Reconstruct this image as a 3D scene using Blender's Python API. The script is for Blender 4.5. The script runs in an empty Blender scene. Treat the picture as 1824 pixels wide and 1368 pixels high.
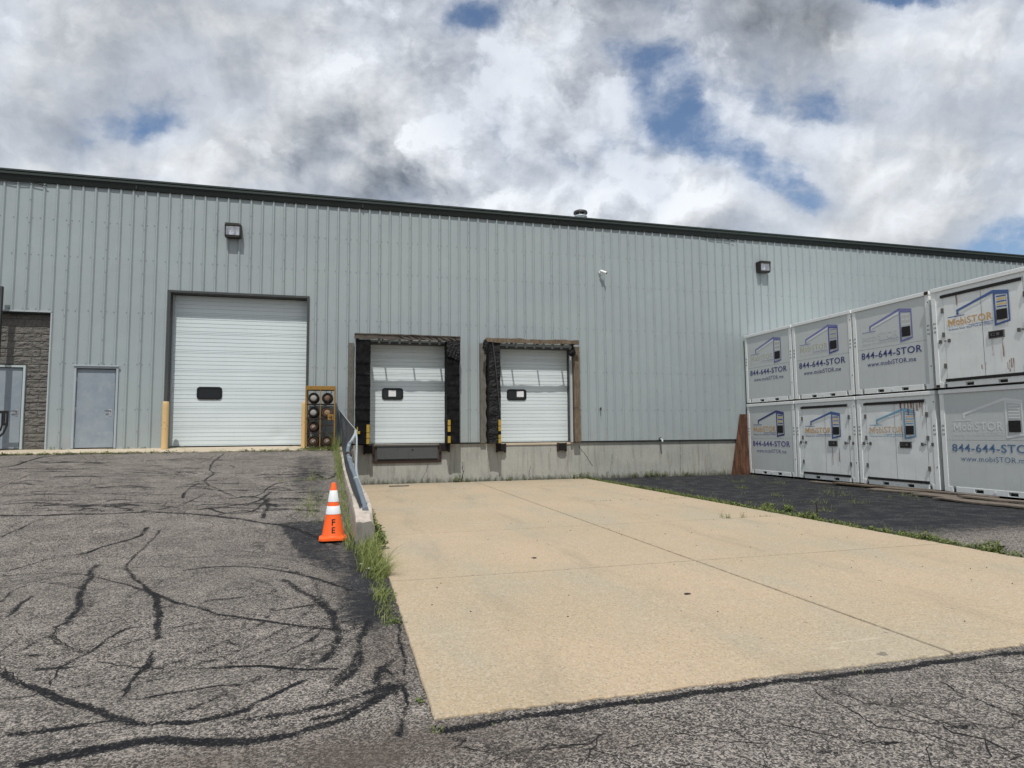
import bpy, bmesh, math, random
import numpy as np
from mathutils import Vector, Matrix, noise as mnoise
R = math.radians
random.seed(11); rng = np.random.default_rng(5)
scene = bpy.context.scene
col = scene.collection
# ------------------------------------------------------------------ camera
f_px, yaw, pitch, roll = 1121.5, 0.26234, 0.07754, -0.00873
cam_d = bpy.data.cameras.new('camera'); cam = bpy.data.objects.new('camera', cam_d); col.objects.link(cam)
cam_d.sensor_width = 36; cam_d.lens = f_px/1824*36; cam_d.clip_start = .05; cam_d.clip_end = 3000
cy, sy, cp, sp = math.cos(yaw), math.sin(yaw), math.cos(pitch), math.sin(pitch)
R0 = Vector((cy, -sy, 0)); F0 = Vector((sy*cp, cy*cp, sp)); U0 = Vector((-sy*sp, -cy*sp, cp))
cr, sr = math.cos(roll), math.sin(roll)
RX = cr*R0 + sr*U0; UX = cr*U0 - sr*R0
cam.matrix_world = Matrix(((RX.x, UX.x, -F0.x, 0), (RX.y, UX.y, -F0.y, -19.16), (RX.z, UX.z, -F0.z, 1.481), (0, 0, 0, 1)))
scene.camera = cam
scene.view_settings.view_transform = 'Standard'; scene.view_settings.look = 'None'
scene.view_settings.exposure = 0.0; scene.view_settings.gamma = 1
scene.render.resolution_x, scene.render.resolution_y = 1024, 768
# ------------------------------------------------------------------ node helpers
class NT:
    def __init__(s, nt): s.nt = nt
    def n(s, t, **k):
        nd = s.nt.nodes.new(t)
        for a, b in k.items(): setattr(nd, a, b)
        return nd
    def l(s, a, b): s.nt.links.new(a, b)
    def put(s, sock, v):
        if isinstance(v, bpy.types.NodeSocket): s.l(v, sock)
        elif v is not None:
            if sock.type == 'RGBA' and len(v) == 3: v = (*v, 1)
            sock.default_value = v
    def coord(s, kind='Object'): return s.n('ShaderNodeTexCoord').outputs[kind]
    def mapp(s, vec, loc=(0,0,0), rot=(0,0,0), scale=(1,1,1), typ='POINT'):
        m = s.n('ShaderNodeMapping', vector_type=typ); s.l(vec, m.inputs['Vector'])
        m.inputs['Location'].default_value = loc; m.inputs['Rotation'].default_value = rot; m.inputs['Scale'].default_value = scale
        return m.outputs[0]
    def noise(s, vec, scale, detail=3, rough=.55, dist=0, out='Fac'):
        m = s.n('ShaderNodeTexNoise'); s.put(m.inputs['Vector'], vec); m.inputs['Scale'].default_value = scale
        m.inputs['Detail'].default_value = detail; m.inputs['Roughness'].default_value = rough; m.inputs['Distortion'].default_value = dist
        return m.outputs[out]
    def vor(s, vec, scale, feature='F1', out='Distance', rnd=1):
        m = s.n('ShaderNodeTexVoronoi', feature=feature); s.put(m.inputs['Vector'], vec); m.inputs['Scale'].default_value = scale
        m.inputs['Randomness'].default_value = rnd
        return m.outputs[out]
    def ramp(s, fac, stops, interp='LINEAR'):
        m = s.n('ShaderNodeValToRGB'); s.put(m.inputs[0], fac); cr_ = m.color_ramp; cr_.interpolation = interp
        while len(cr_.elements) < len(stops): cr_.elements.new(.5)
        for e, (p, c) in zip(cr_.elements, stops):
            e.position = p; e.color = (c, c, c, 1) if not hasattr(c, '__len__') else (*c, 1)
        return m.outputs[0]
    def mix(s, fac, a, b, blend='MIX'):
        m = s.n('ShaderNodeMix', data_type='RGBA', blend_type=blend, clamp_factor=True)
        s.put(m.inputs[0], fac); s.put(m.inputs[6], a); s.put(m.inputs[7], b); return m.outputs[2]
    def math(s, op, a, b=None, c=None, clamp=False):
        m = s.n('ShaderNodeMath', operation=op, use_clamp=clamp); s.put(m.inputs[0], a)
        if b is not None: s.put(m.inputs[1], b)
        if c is not None: s.put(m.inputs[2], c)
        return m.outputs[0]
    def vmath(s, op, a, b=None):
        m = s.n('ShaderNodeVectorMath', operation=op); s.put(m.inputs[0], a)
        if b is not None: s.put(m.inputs[1], b)
        return m.outputs['Value'] if op in ('DOT_PRODUCT', 'LENGTH') else m.outputs[0]
    def rng(s, v, a, b, c=0., d=1., smooth=True):
        m = s.n('ShaderNodeMapRange', interpolation_type='SMOOTHSTEP' if smooth else 'LINEAR'); s.put(m.inputs[0], v)
        for i, q in zip((1, 2, 3, 4), (a, b, c, d)): m.inputs[i].default_value = q
        return m.outputs[0]
    def attr(s, name): return s.n('ShaderNodeAttribute', attribute_name=name).outputs['Fac']
    def sep(s, vec):
        m = s.n('ShaderNodeSeparateXYZ'); s.l(vec, m.inputs[0]); return m.outputs
    def comb(s, x, y, z):
        m = s.n('ShaderNodeCombineXYZ')
        for i, v in enumerate((x, y, z)): s.put(m.inputs[i], v)
        return m.outputs[0]
    def bump(s, h, strength=.3, dist=.01, normal=None):
        m = s.n('ShaderNodeBump'); s.l(h, m.inputs['Height']); m.inputs['Strength'].default_value = strength; m.inputs['Distance'].default_value = dist
        if normal: s.l(normal, m.inputs['Normal'])
        return m.outputs[0]
def new_mat(name, rough=.6, metal=0., color=None, spec=None):
    m = bpy.data.materials.new(name); m.use_nodes = True
    N = NT(m.node_tree); b = m.node_tree.nodes['Principled BSDF']
    b.inputs['Specular IOR Level'].default_value = .3; b.inputs['Roughness'].default_value = rough; b.inputs['Metallic'].default_value = metal
    if spec is not None: b.inputs['Specular IOR Level'].default_value = spec
    if color: b.inputs['Base Color'].default_value = (*color, 1)
    return m, N, b
# ------------------------------------------------------------------ sky
SUN = Vector((-.24, -1, 1.85)).normalized()          # towards the sun
sun_el = math.asin(SUN.z); sun_rot = math.atan2(SUN.x, SUN.y)
w = bpy.data.worlds.new('World'); scene.world = w; w.use_nodes = True
W = NT(w.node_tree); w.node_tree.nodes.clear()
sky = W.n('ShaderNodeTexSky', sky_type='NISHITA', sun_disc=False, sun_elevation=sun_el, sun_rotation=sun_rot)
sky.air_density = 1.0; sky.dust_density = .6; sky.ozone_density = 2.2
bg_sky = W.n('ShaderNodeBackground'); W.l(sky.outputs[0], bg_sky.inputs[0]); bg_sky.inputs[1].default_value = .12
d = W.coord('Generated')
# clouds live on directions of the sky: r to the east-south-east, f to the north, a gnomonic chart about the north sky
el0 = R(22); az0 = .2623
fdir = (math.sin(az0)*math.cos(el0), math.cos(az0)*math.cos(el0), math.sin(el0))
udir = (-math.sin(az0)*math.sin(el0), -math.cos(az0)*math.sin(el0), math.cos(el0)); rdir = (math.cos(az0), -math.sin(az0), 0)
ff = W.math('MAXIMUM', W.math('ABSOLUTE', W.vmath('DOT_PRODUCT', d, fdir)), .25)
cu = W.math('DIVIDE', W.vmath('DOT_PRODUCT', d, rdir), ff); cv = W.math('DIVIDE', W.vmath('DOT_PRODUCT', d, udir), ff)
uv = W.comb(cu, cv, 0)
warp = W.noise(W.mapp(uv, scale=(1.0, 1.3, 1)), 5.0, 7, .62, out='Color')
wv = W.vmath('SCALE', W.vmath('SUBTRACT', warp, (.5, .5, .5))); wv.node.inputs['Scale'].default_value = .10
uvw = W.vmath('ADD', uv, wv)
def blob(u, v, a, b, rot=0, amp=1.0, soft=(1.1, .05)):
    m = W.mapp(W.vmath('SUBTRACT', uvw, (u, v, 0)), rot=(0, 0, R(rot)))
    s_ = W.vmath('MULTIPLY', m, (1/a, 1/b, 0))
    return W.math('MULTIPLY', W.rng(W.vmath('LENGTH', s_), soft[1], soft[0], 1, 0), amp)
def total(lst):
    t = lst[0]
    for x in lst[1:]: t = W.math('ADD', t, x)
    return t
holes = total([blob(.175, .165, .11, .05, 25, .32), blob(.265, .075, .13, .05, 25, .40), blob(.37, .012, .14, .05, 20, .42), blob(.22, .12, .07, .10, 0, .20),
               blob(-.03, .238, .12, .045, -15, .42), blob(-.36, .265, .16, .05, 0, .46), blob(.80, -.085, .16, .07, -10, .62),
               blob(.58, .262, .25, .05, 0, .46), blob(-.68, .17, .30, .10, 10, .12), blob(-.45, .10, .3, .05, -6, .10), blob(.56, .11, .28, .05, 14, .22), blob(.50, -.03, .14, .04, 10, .22), blob(.40, .10, .15, .05, 10, .15)])
body = W.noise(uvw, 2.6, 10, .56)
uvf = W.vmath('ADD', W.mapp(uv, scale=(1, 1.3, 1)), W.vmath('MULTIPLY', wv, (.5, .5, 0)))
fine = W.noise(uvf, 5.2, 10, .60)
streak = W.noise(W.mapp(uvw, rot=(0, 0, R(-16)), scale=(1.3, 5.5, 1)), 2.0, 7, .55)
side = W.rng(W.math('ABSOLUTE', W.math('SUBTRACT', cu, .02)), .20, .48, .10, .9)
cover = W.math('SUBTRACT', W.math('ADD', .66, W.math('MULTIPLY', W.math('SUBTRACT', body, .5), 1.3)), holes)
cover = W.math('ADD', cover, W.math('MULTIPLY', W.math('SUBTRACT', fine, .5), 1.25))
cover = W.math('ADD', cover, W.math('MULTIPLY', W.math('MULTIPLY', W.math('SUBTRACT', streak, .5), side), 1.3))
alpha = W.math('MULTIPLY', W.rng(cover, .10, .50), W.rng(cover, .40, 1.0, .74, 1.0))
# billow relief: the same density sampled a little way towards the sun (up)
up_ = W.noise(W.vmath('ADD', uvw, (-.012, .040, 0)), 2.6, 10, .56)
relief = W.math('MULTIPLY', W.math('SUBTRACT', body, up_), 1.9)
fine2 = W.noise(W.vmath('ADD', uvf, (-.008, .026, 0)), 5.2, 10, .60)
relief = W.math('ADD', relief, W.math('MULTIPLY', W.math('MULTIPLY', W.math('SUBTRACT', fine, fine2), W.math('SUBTRACT', 1.15, side)), 1.45))
darks = total([blob(.15, .265, .24, .08, -14, .26), blob(.32, .235, .30, .11, -14, .34), blob(.42, .175, .14, .06, -25, .20),
               blob(-.17, .005, .22, .07, -12, .20), blob(-.24, .06, .12, .09, 10, .09), blob(.10, .10, .07, .045, 0, .20), blob(-.13, .18, .08, .10, 30, .16),
               blob(-.02, -.0, .14, .04, 0, .16), blob(.47, -.03, .14, .05, 20, .22), blob(.06, .05, .10, .035, -10, .12), blob(-.60, .17, .26, .06, 4, .06), blob(-.62, .05, .25, .03, 4, .06), blob(.70, .10, .14, .07, 14, .12), blob(-.45, .235, .2, .05, 8, .06)])
brights = total([blob(-.11, .085, .09, .07, 0, .16), blob(-.27, .15, .10, .05, 0, .14), blob(.03, .19, .14, .07, 0, .14), blob(.18, .085, .10, .06, 20, .18), blob(.02, .10, .09, .06, 0, .10),
                 blob(.60, .04, .14, .04, 15, .10), blob(-.5, -.0, .2, .05, 0, .14), blob(.30, -.035, .16, .04, 10, .12), blob(.62, .19, .16, .05, 10, .10)])
lum = W.math('ADD', .71, relief)
lum = W.math('ADD', lum, W.math('MULTIPLY', W.math('MULTIPLY', W.math('SUBTRACT', streak, .5), side), .45))
# a nearer deck of brighter puffs with crisp upper edges over the grey one
n2 = W.noise(W.vmath('ADD', uvw, (3.1, 1.7, 0)), 4.2, 11, .60)
n2u = W.noise(W.vmath('ADD', uvw, (3.092, 1.735, 0)), 4.2, 11, .60)
puff = W.rng(W.math('ADD', n2, W.math('MULTIPLY', brights, .35)), .50, .565)
puff = W.math('MULTIPLY', puff, W.math('SUBTRACT', 1.0, W.math('MULTIPLY', side, .75)))
lum = W.math('ADD', W.math('MULTIPLY', W.math('SUBTRACT', puff, .45), .15), lum)
lum = W.math('ADD', lum, W.math('MULTIPLY', W.math('MULTIPLY', W.math('SUBTRACT', n2, n2u), puff), 1.6))
lum = W.math('SUBTRACT', W.math('ADD', lum, brights), W.math('MULTIPLY', darks, W.rng(W.math('ADD', W.math('MULTIPLY', fine, .6), W.math('MULTIPLY', body, .4)), .30, .62, .20, .85)))
thin = W.rng(cover, .35, .80, .10, 0)
lum = W.math('MINIMUM', W.math('MAXIMUM', W.math('ADD', lum, thin), .20), .96)
ccol = W.mix(W.rng(lum, .2, .75), (.90, .975, 1.08), (.96, 1.0, 1.055))
ccol = W.vmath('SCALE', ccol); ccol.node.inputs['Scale'].default_value = 1; W.l(lum, ccol.node.inputs['Scale'])
bg_c = W.n('ShaderNodeBackground'); W.l(ccol, bg_c.inputs[0]); bg_c.inputs[1].default_value = 1.0
mx = W.n('ShaderNodeMixShader'); W.l(alpha, mx.inputs[0]); W.l(bg_sky.outputs[0], mx.inputs[1]); W.l(bg_c.outputs[0], mx.inputs[2])
wo = W.n('ShaderNodeOutputWorld'); W.l(mx.outputs[0], wo.inputs[0])
try: w.cycles.sampling_method = 'MANUAL'; w.cycles.sample_map_resolution = 512
except Exception: pass

# ------------------------------------------------------------------ sun
sd = bpy.data.lights.new('sun', 'SUN'); sd.energy = 3.5; sd.angle = R(.55); sd.color = (1, .965, .915)
so = bpy.data.objects.new('sun', sd); col.objects.link(so); so.rotation_euler = SUN.to_track_quat('Z', 'Y').to_euler(); so.location = (0, -20, 40)
# ------------------------------------------------------------------ mesh helpers
class MB:
    def __init__(s): s.v = []; s.f = []; s.m = []
    def box(s, x0, x1, y0, y1, z0, z1, m=0):
        b = len(s.v)
        s.v += [(x0,y0,z0),(x1,y0,z0),(x1,y1,z0),(x0,y1,z0),(x0,y0,z1),(x1,y0,z1),(x1,y1,z1),(x0,y1,z1)]
        for q in ((0,3,2,1),(4,5,6,7),(0,1,5,4),(1,2,6,5),(2,3,7,6),(3,0,4,7)): s.f.append(tuple(b+i for i in q)); s.m.append(m)
        return s
    def quad(s, a, b, c, d, m=0):
        k = len(s.v); s.v += [a, b, c, d]; s.f.append((k, k+1, k+2, k+3)); s.m.append(m); return s
    def tube(s, pts, r, n=10, m=0, caps=True):
        pts = [Vector(p) for p in pts]; rs = r if hasattr(r, '__len__') else [r]*len(pts)
        k = len(s.v); up = None
        for i, p in enumerate(pts):
            t = (pts[min(i+1, len(pts)-1)] - pts[max(i-1, 0)]).normalized()
            if up is None: up = t.orthogonal().normalized()
            up = (up - t*up.dot(t)).normalized(); bi = t.cross(up)
            for j in range(n):
                a = 2*math.pi*j/n; q = p + rs[i]*(math.cos(a)*up + math.sin(a)*bi); s.v.append(tuple(q))
        for i in range(len(pts)-1):
            for j in range(n):
                a = k+i*n+j; b = k+i*n+(j+1) % n; s.f.append((a, b, b+n, a+n)); s.m.append(m)
        if caps:
            s.f.append(tuple(k+j for j in reversed(range(n)))); s.m.append(m)
            e = k+(len(pts)-1)*n; s.f.append(tuple(e+j for j in range(n))); s.m.append(m)
        return s
    def lathe(s, prof, c=(0,0,0), n=32, axis='z', m=0):
        k = len(s.v)
        for r, h in prof:
            for j in range(n):
                a = 2*math.pi*j/n; x, y = r*math.cos(a), r*math.sin(a)
                s.v.append((c[0]+x, c[1]+y, c[2]+h) if axis == 'z' else (c[0]+x, c[1]-h, c[2]+y))
        for i in range(len(prof)-1):
            for j in range(n):
                a = k+i*n+j; b = k+i*n+(j+1) % n
                s.f.append((a, b, b+n, a+n)); s.m.append(m)
        return s
    def poly(s, outline, y0, y1, m=0):
        """closed x-z outline extruded along y from y0 (front) to y1"""
        k = len(s.v); n = len(outline)
        s.v += [(x, y0, z) for x, z in outline] + [(x, y1, z) for x, z in outline]
        s.f.append(tuple(range(k, k+n))); s.m.append(m); s.f.append(tuple(range(k+2*n-1, k+n-1, -1))); s.m.append(m)
        for i in range(n):
            j = (i+1) % n; s.f.append((k+i, k+n+i, k+n+j, k+j)); s.m.append(m)
        return s
    def mesh(s, name, mats, smooth=None):
        me = bpy.data.meshes.new(name); me.from_pydata([tuple(v) for v in s.v], [], s.f); me.update()
        for m in (mats if isinstance(mats, (list, tuple)) else [mats]): me.materials.append(m)
        if any(s.m): me.polygons.foreach_set('material_index', s.m)
        bm = bmesh.new(); bm.from_mesh(me); bmesh.ops.recalc_face_normals(bm, faces=bm.faces); bm.to_mesh(me); bm.free()
        if smooth is not None:
            me.polygons.foreach_set('use_smooth', [True]*len(me.polygons))
            try: me.set_sharp_from_angle(angle=R(smooth))
            except Exception: pass
        return me
    def build(s, name, mats, parent=None, bevel=0, smooth=None):
        o = bpy.data.objects.new(name, s.mesh(name, mats, smooth)); col.objects.link(o)
        if parent: o.parent = parent
        if bevel:
            b = o.modifiers.new('bevel', 'BEVEL'); b.width = bevel; b.segments = 2; b.limit_method = 'ANGLE'; b.angle_limit = R(40)
        return o
def tag(o, label=None, cat=None, group=None, kind=None):
    if label: o['label'] = label
    if cat: o['category'] = cat
    if group: o['group'] = group
    if kind: o['kind'] = kind
    return o
def empty(name, loc=(0,0,0), rz=0, label=None, cat=None, group=None):
    o = bpy.data.objects.new(name, None); col.objects.link(o); o.location = loc; o.rotation_euler = (0, 0, rz); o.empty_display_size = .2
    return tag(o, label, cat, group)
def rrect(x0, x1, z0, z1, r, n=6):
    o = []
    for cx, cz, a0 in ((x1-r, z1-r, 0), (x0+r, z1-r, 90), (x0+r, z0+r, 180), (x1-r, z0+r, 270)):
        for i in range(n+1):
            a = R(a0+90*i/n); o.append((cx+r*math.cos(a), cz+r*math.sin(a)))
    return o
def text_data(txt, bold=.0):
    c = bpy.data.curves.new('t', 'FONT'); c.body = txt; c.offset = bold; c.resolution_u = 3; c.space_character = 1.08
    o = bpy.data.objects.new('t', c); col.objects.link(o)
    dg = bpy.context.evaluated_depsgraph_get(); me = bpy.data.meshes.new_from_object(o.evaluated_get(dg))
    vs = np.array([v.co[:2] for v in me.vertices]); fs = [tuple(p.vertices) for p in me.polygons]
    bpy.data.objects.remove(o); bpy.data.curves.remove(c); bpy.data.meshes.remove(me)
    return vs, fs
def add_text(mb, txt, x0, x1, z0, z1, y=-.004, m=0, bold=.012, spacing=None):
    vs, fs = text_data(txt, bold)
    lo, hi = vs.min(0), vs.max(0); k = len(mb.v)
    q = (vs-lo)/(hi-lo)
    mb.v += [(x0+a*(x1-x0), y, z0+b*(z1-z0)) for a, b in q]
    for f in fs: mb.f.append(tuple(k+i for i in f)); mb.m.append(m)
# ------------------------------------------------------------------ materials
def painted(name, color, rough=.5, dirt=.25, dirt_col=(.20,.17,.13), bump=.0, streak=True, var=.06, scale=1.0, metal=0, rust=0.):
    m, N, b = new_mat(name, rough, metal)
    c = N.coord()
    n1 = N.noise(c, 1.3*scale, 4, .6)
    n2 = N.noise(N.mapp(c, scale=(6, 6, .45)), 2.2*scale, 5, .65) if streak else N.noise(c, 5*scale, 5, .65)
    base = N.mix(n1, tuple(x*(1-var) for x in color), tuple(min(1, x*(1+var)) for x in color))
    fac = N.math('MULTIPLY', N.rng(n2, .5, .8), dirt)
    base = N.mix(fac, base, dirt_col)
    if rust:
        n3 = N.noise(c, 9*scale, 6, .7)
        base = N.mix(N.rng(n3, 1-rust-.04, 1-rust+.04), base, (.16, .065, .025))
    N.l(base, b.inputs['Base Color'])
    N.l(N.rng(n1, .2, .8, rough-.08, rough+.08), b.inputs['Roughness'])
    if bump: N.l(N.bump(N.noise(c, 2.0*scale, 3, .5), .5, bump), b.inputs['Normal'])
    return m
def plain(name, color, rough=.6, metal=0., var=.15, scale=20, bump=.0):
    m, N, b = new_mat(name, rough, metal); c = N.coord(); n = N.noise(c, scale, 4, .6)
    N.l(N.mix(n, tuple(x*(1-var) for x in color), tuple(min(1, x*(1+var)) for x in color)), b.inputs['Base Color'])
    if bump: N.l(N.bump(n, .6, bump), b.inputs['Normal'])
    return m
M = {}
# corrugated siding: chalky grey green, slow blotches and faint vertical run marks, oil canning
m, N, b = new_mat('siding_paint', .42, 0, spec=.45); c = N.coord()
n1 = N.noise(c, .45, 4, .6); n2 = N.noise(N.mapp(c, scale=(7, 7, .35)), 1.6, 5, .7); n3 = N.noise(c, 3.2, 5, .65)
base = N.mix(N.rng(n1, .3, .7), (.278, .316, .326), (.298, .346, .345))
base = N.mix(N.math('MULTIPLY', N.rng(n3, .45, .75), .35), base, (.33, .34, .37))
base = N.mix(N.math('MULTIPLY', N.rng(n2, .52, .78), .38), base, (.22, .24, .245))
base = N.mix(N.math('MULTIPLY', N.rng(N.noise(c, 45, 4, .7), .52, .75), .16), base, (.30, .33, .33))
zz = N.sep(c)[2]
base = N.mix(N.math('MULTIPLY', N.rng(zz, 1.0, -.1), N.rng(n3, .4, .7, .05, .4)), base, (.27, .26, .23))
N.l(base, b.inputs['Base Color'])
N.l(N.bump(N.noise(N.mapp(c, scale=(1.2, 1, .8)), 1.6, 3, .5), .6, .02), b.inputs['Normal']); M['siding'] = m
M['screw'] = plain('screw_metal', (.19, .20, .20), .5, .2)
M['trim_dark'] = painted('dark_green_trim', (.012, .017, .016), .5, .1, (.05, .05, .05))
M['trim_green'] = painted('green_fascia', (.026, .038, .034), .5, .25, (.06, .06, .055))
M['trim_grey'] = painted('grey_flashing', (.36, .39, .40), .5, .3)
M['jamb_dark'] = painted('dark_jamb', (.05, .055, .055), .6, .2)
M['roof'] = painted('roof_metal', (.40, .42, .42), .5, .2)
# concrete foundation
def concrete(name, c1, c2, stain, moss=True, streak=True, rough=.9):
    m, N, b = new_mat(name, rough); c = N.coord()
    base = N.mix(N.rng(N.noise(c, 1.1, 5, .6), .3, .7), c1, c2)
    if streak:
        s_ = N.noise(N.mapp(c, scale=(5, 5, .5)), 1.5, 6, .65); base = N.mix(N.math('MULTIPLY', N.rng(s_, .48, .72), .6), base, stain)
    base = N.mix(N.math('MULTIPLY', N.rng(N.noise(c, 26, 5, .7), .5, .7), .35), base, tuple(x*.62 for x in c1))
    base = N.mix(N.math('MULTIPLY', N.rng(N.noise(c, 9, 5, .7), .56, .72), .4), base, tuple(min(1, x*1.25) for x in c2))
    if moss:
        z = N.math('ADD', N.sep(c)[2], 1.16); k = N.math('ADD', z, N.math('MULTIPLY', N.math('SUBTRACT', N.noise(N.mapp(c, scale=(1, 1, .4)), 7, 5, .7), .5), .75))
        base = N.mix(N.rng(k, .20, -.06, 0, .85), base, (.055, .055, .035))
        h0 = N.rng(z, 1.06, 1.16, 0, .35); base = N.mix(h0, base, (.50, .46, .38))
    N.l(base, b.inputs['Base Color']); N.l(N.bump(N.noise(c, 30, 5, .7), .45, .006), b.inputs['Normal']); return m
M['foundation'] = concrete('foundation_concrete', (.285, .29, .262), (.345, .345, .31), (.165, .16, .135))
M['curb'] = concrete('old_concrete', (.37, .325, .275), (.49, .435, .375), (.20, .18, .155), moss=False)
M['apron'] = concrete('apron_concrete', (.42, .36, .27), (.50, .43, .33), (.3, .26, .2), moss=False, streak=False)
# pad concrete
m, N, b = new_mat('pad_concrete', .85); c = N.coord()
base = N.mix(N.rng(N.noise(c, .38, 5, .6), .32, .68), (.378, .298, .193), (.432, .330, .220))
base = N.mix(N.math('MULTIPLY', N.rng(N.noise(N.mapp(c, scale=(1, .45, 1)), .9, 6, .65), .44, .66), .75), base, (.34, .300, .222))
base = N.mix(N.math('MULTIPLY', N.rng(N.noise(N.mapp(c, rot=(0, 0, R(28)), scale=(.5, 3, 1)), 1.5, 6, .7), .52, .72), .35), base, (.42, .35, .26))
vc = N.vor(c, 85, 'F1', 'Color'); vr = N.sep(vc)
base = N.mix(N.rng(vr[0], .6, .95, 0, .48), base, (.52, .46, .36)); base = N.mix(N.rng(vr[1], .66, .98, 0, .6), base, (.22, .19, .15))
base = N.mix(N.math('MULTIPLY', N.rng(N.noise(c, 16, 6, .75), .5, .72), .28), base, (.27, .235, .175))
base = N.mix(N.math('MULTIPLY', N.rng(N.noise(c, 60, 3, .6), .45, .7), .3), base, (.46, .39, .285))
base = N.mix(N.rng(N.noise(c, 1.9, 8, .72), .71, .75, 0, .55), base, (.24, .16, .10))
base = N.mix(N.rng(N.noise(N.vmath('ADD', c, (7, 3, 0)), 5.5, 2, .4), .75, .765, 0, .6), base, (.10, .085, .08))
# pale scrape arcs
for rot_, k_ in ((62, .9), (50, 2.1)):
    ln = N.noise(N.mapp(c, loc=(k_, 0, 0), rot=(0, 0, R(rot_)), scale=(.12, 5, 1)), 2.0, 2, .4)
    base = N.mix(N.math('MULTIPLY', N.rng(N.math('ABSOLUTE', N.math('SUBTRACT', ln, .60)), .008, .001), N.rng(N.noise(c, 1.2, 3, .6), .5, .65, 0, .45)), base, (.54, .48, .38))
sx = N.sep(c)
dj = N.math('ABSOLUTE', N.math('SUBTRACT', sx[0], 3.93))
for yj in (-12.58, -9.62, -6.42, -2.35): dj = N.math('MINIMUM', dj, N.math('ADD', N.math('ABSOLUTE', N.math('SUBTRACT', sx[1], yj)), .003))
dj = N.math('ADD', dj, N.math('MULTIPLY', N.math('SUBTRACT', N.noise(c, 12, 5, .7), .5), .035))
base = N.mix(N.rng(dj, .024, .0, 0, .7), base, (.11, .09, .065))
# faint tyre tracks towards each door and grime near the wall
for x0 in (1.15, 2.75, 5.1, 6.6):
    dx = N.math('ABSOLUTE', N.math('SUBTRACT', N.math('ADD', sx[0], N.math('MULTIPLY', N.math('SUBTRACT', N.noise(c, .35, 2, .5), .5), .5)), x0))
    base = N.mix(N.math('MULTIPLY', N.rng(dx, .30, .08), N.rng(N.noise(N.mapp(c, scale=(1.4, .35, 1)), 2.2, 6, .7), .42, .68, 0, .36)), base, (.235, .205, .155))
base = N.mix(N.math('MULTIPLY', N.rng(N.math('ADD', sx[1], N.math('MULTIPLY', N.noise(c, 2.5, 5, .7), .8)), -1.2, .5, 0, .5), 1.0), base, (.27, .235, .175))
base = N.mix(N.rng(N.noise(N.vmath('ADD', c, (11, 2, 0)), 1.1, 7, .7), .60, .72, 0, .35), base, (.42, .27, .17))
N.l(base, b.inputs['Base Color'])
N.l(N.bump(N.math('ADD', N.vor(c, 85), N.noise(c, 40, 5, .7)), .35, .005), b.inputs['Normal']); M['pad'] = m
# asphalt
m, N, b = new_mat('asphalt', .95, spec=.15); c = N.coord()
wc = N.vmath('ADD', c, N.vmath('SCALE', N.vmath('SUBTRACT', N.noise(c, 30, 3, .5, out='Color'), (.5, .5, .5))))
wc.node.inputs[1].links[0].from_node.inputs['Scale'].default_value = .02
v1 = N.sep(N.vor(wc, 105, 'F1', 'Color')); v2 = N.sep(N.vor(wc, 210, 'F1', 'Color'))
st = N.math('ADD', N.math('MULTIPLY', v1[0], .62), N.math('MULTIPLY', v2[0], .38))
patch = N.noise(c, .55, 5, .6); patch2 = N.noise(c, 2.6, 6, .65)
thr = N.math('ADD', st, N.math('MULTIPLY', N.math('SUBTRACT', patch2, .5), .45))
stone = N.ramp(thr, [(.22, (.026, .025, .025)), (.38, (.062, .058, .055)), (.54, (.175, .160, .143)), (.74, (.33, .30, .268)), (1, (.47, .44, .40))])
stone = N.mix(N.rng(v2[1], .5, 1, 0, .35), stone, N.mix(1, stone, (1.08, .93, .82), 'MULTIPLY'))
stone = N.mix(N.rng(patch, .35, .7, 0, .28), stone, (.13, .12, .11))
mk = N.attr('mark'); sl = N.attr('seal'); dt = N.attr('dirt')
brk = N.noise(N.mapp(c, scale=(1.0, 1.6, 1)), 8, 8, .80); brk2 = N.noise(N.mapp(c, scale=(.8, 3.2, 1)), 3.0, 5, .7)
mm = N.math('ADD', mk, N.math('ADD', N.math('MULTIPLY', N.math('SUBTRACT', brk, .5), 1.35), N.math('MULTIPLY', N.math('SUBTRACT', v1[2], .5), .35)))
mm = N.math('ADD', mm, N.math('MULTIPLY', N.math('SUBTRACT', N.noise(c, 48, 4, .7), .5), .9))
mm = N.math('MULTIPLY', N.rng(mm, .30, .58), N.rng(mk, .02, .12))
tar = N.mix(N.rng(brk2, .3, .7), (.006, .0065, .008), (.013, .013, .015))
tar = N.mix(N.rng(v1[0], .80, .98, 0, .35), tar, (.14, .135, .13))
stone = N.mix(N.math('MULTIPLY', dt, N.rng(patch2, .3, .6, .35, .9)), stone, (.075, .060, .050))
sealed = N.mix(N.rng(brk2, .3, .7), (.014, .0155, .019), (.030, .031, .034))
sealed = N.mix(N.math('MULTIPLY', N.rng(v1[0], .62, .95), N.rng(patch2, .42, .64, .02, .7)), sealed, (.19, .185, .175))
sm = N.rng(N.math('ADD', sl, N.math('ADD', N.math('MULTIPLY', N.math('SUBTRACT', brk, .5), .7), N.math('MULTIPLY', N.math('SUBTRACT', patch2, .5), .6))), .36, .64)
sm = N.math('MULTIPLY', sm, N.rng(sl, .01, .1))
base = N.mix(sm, stone, sealed); base = N.mix(mm, base, tar)
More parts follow.
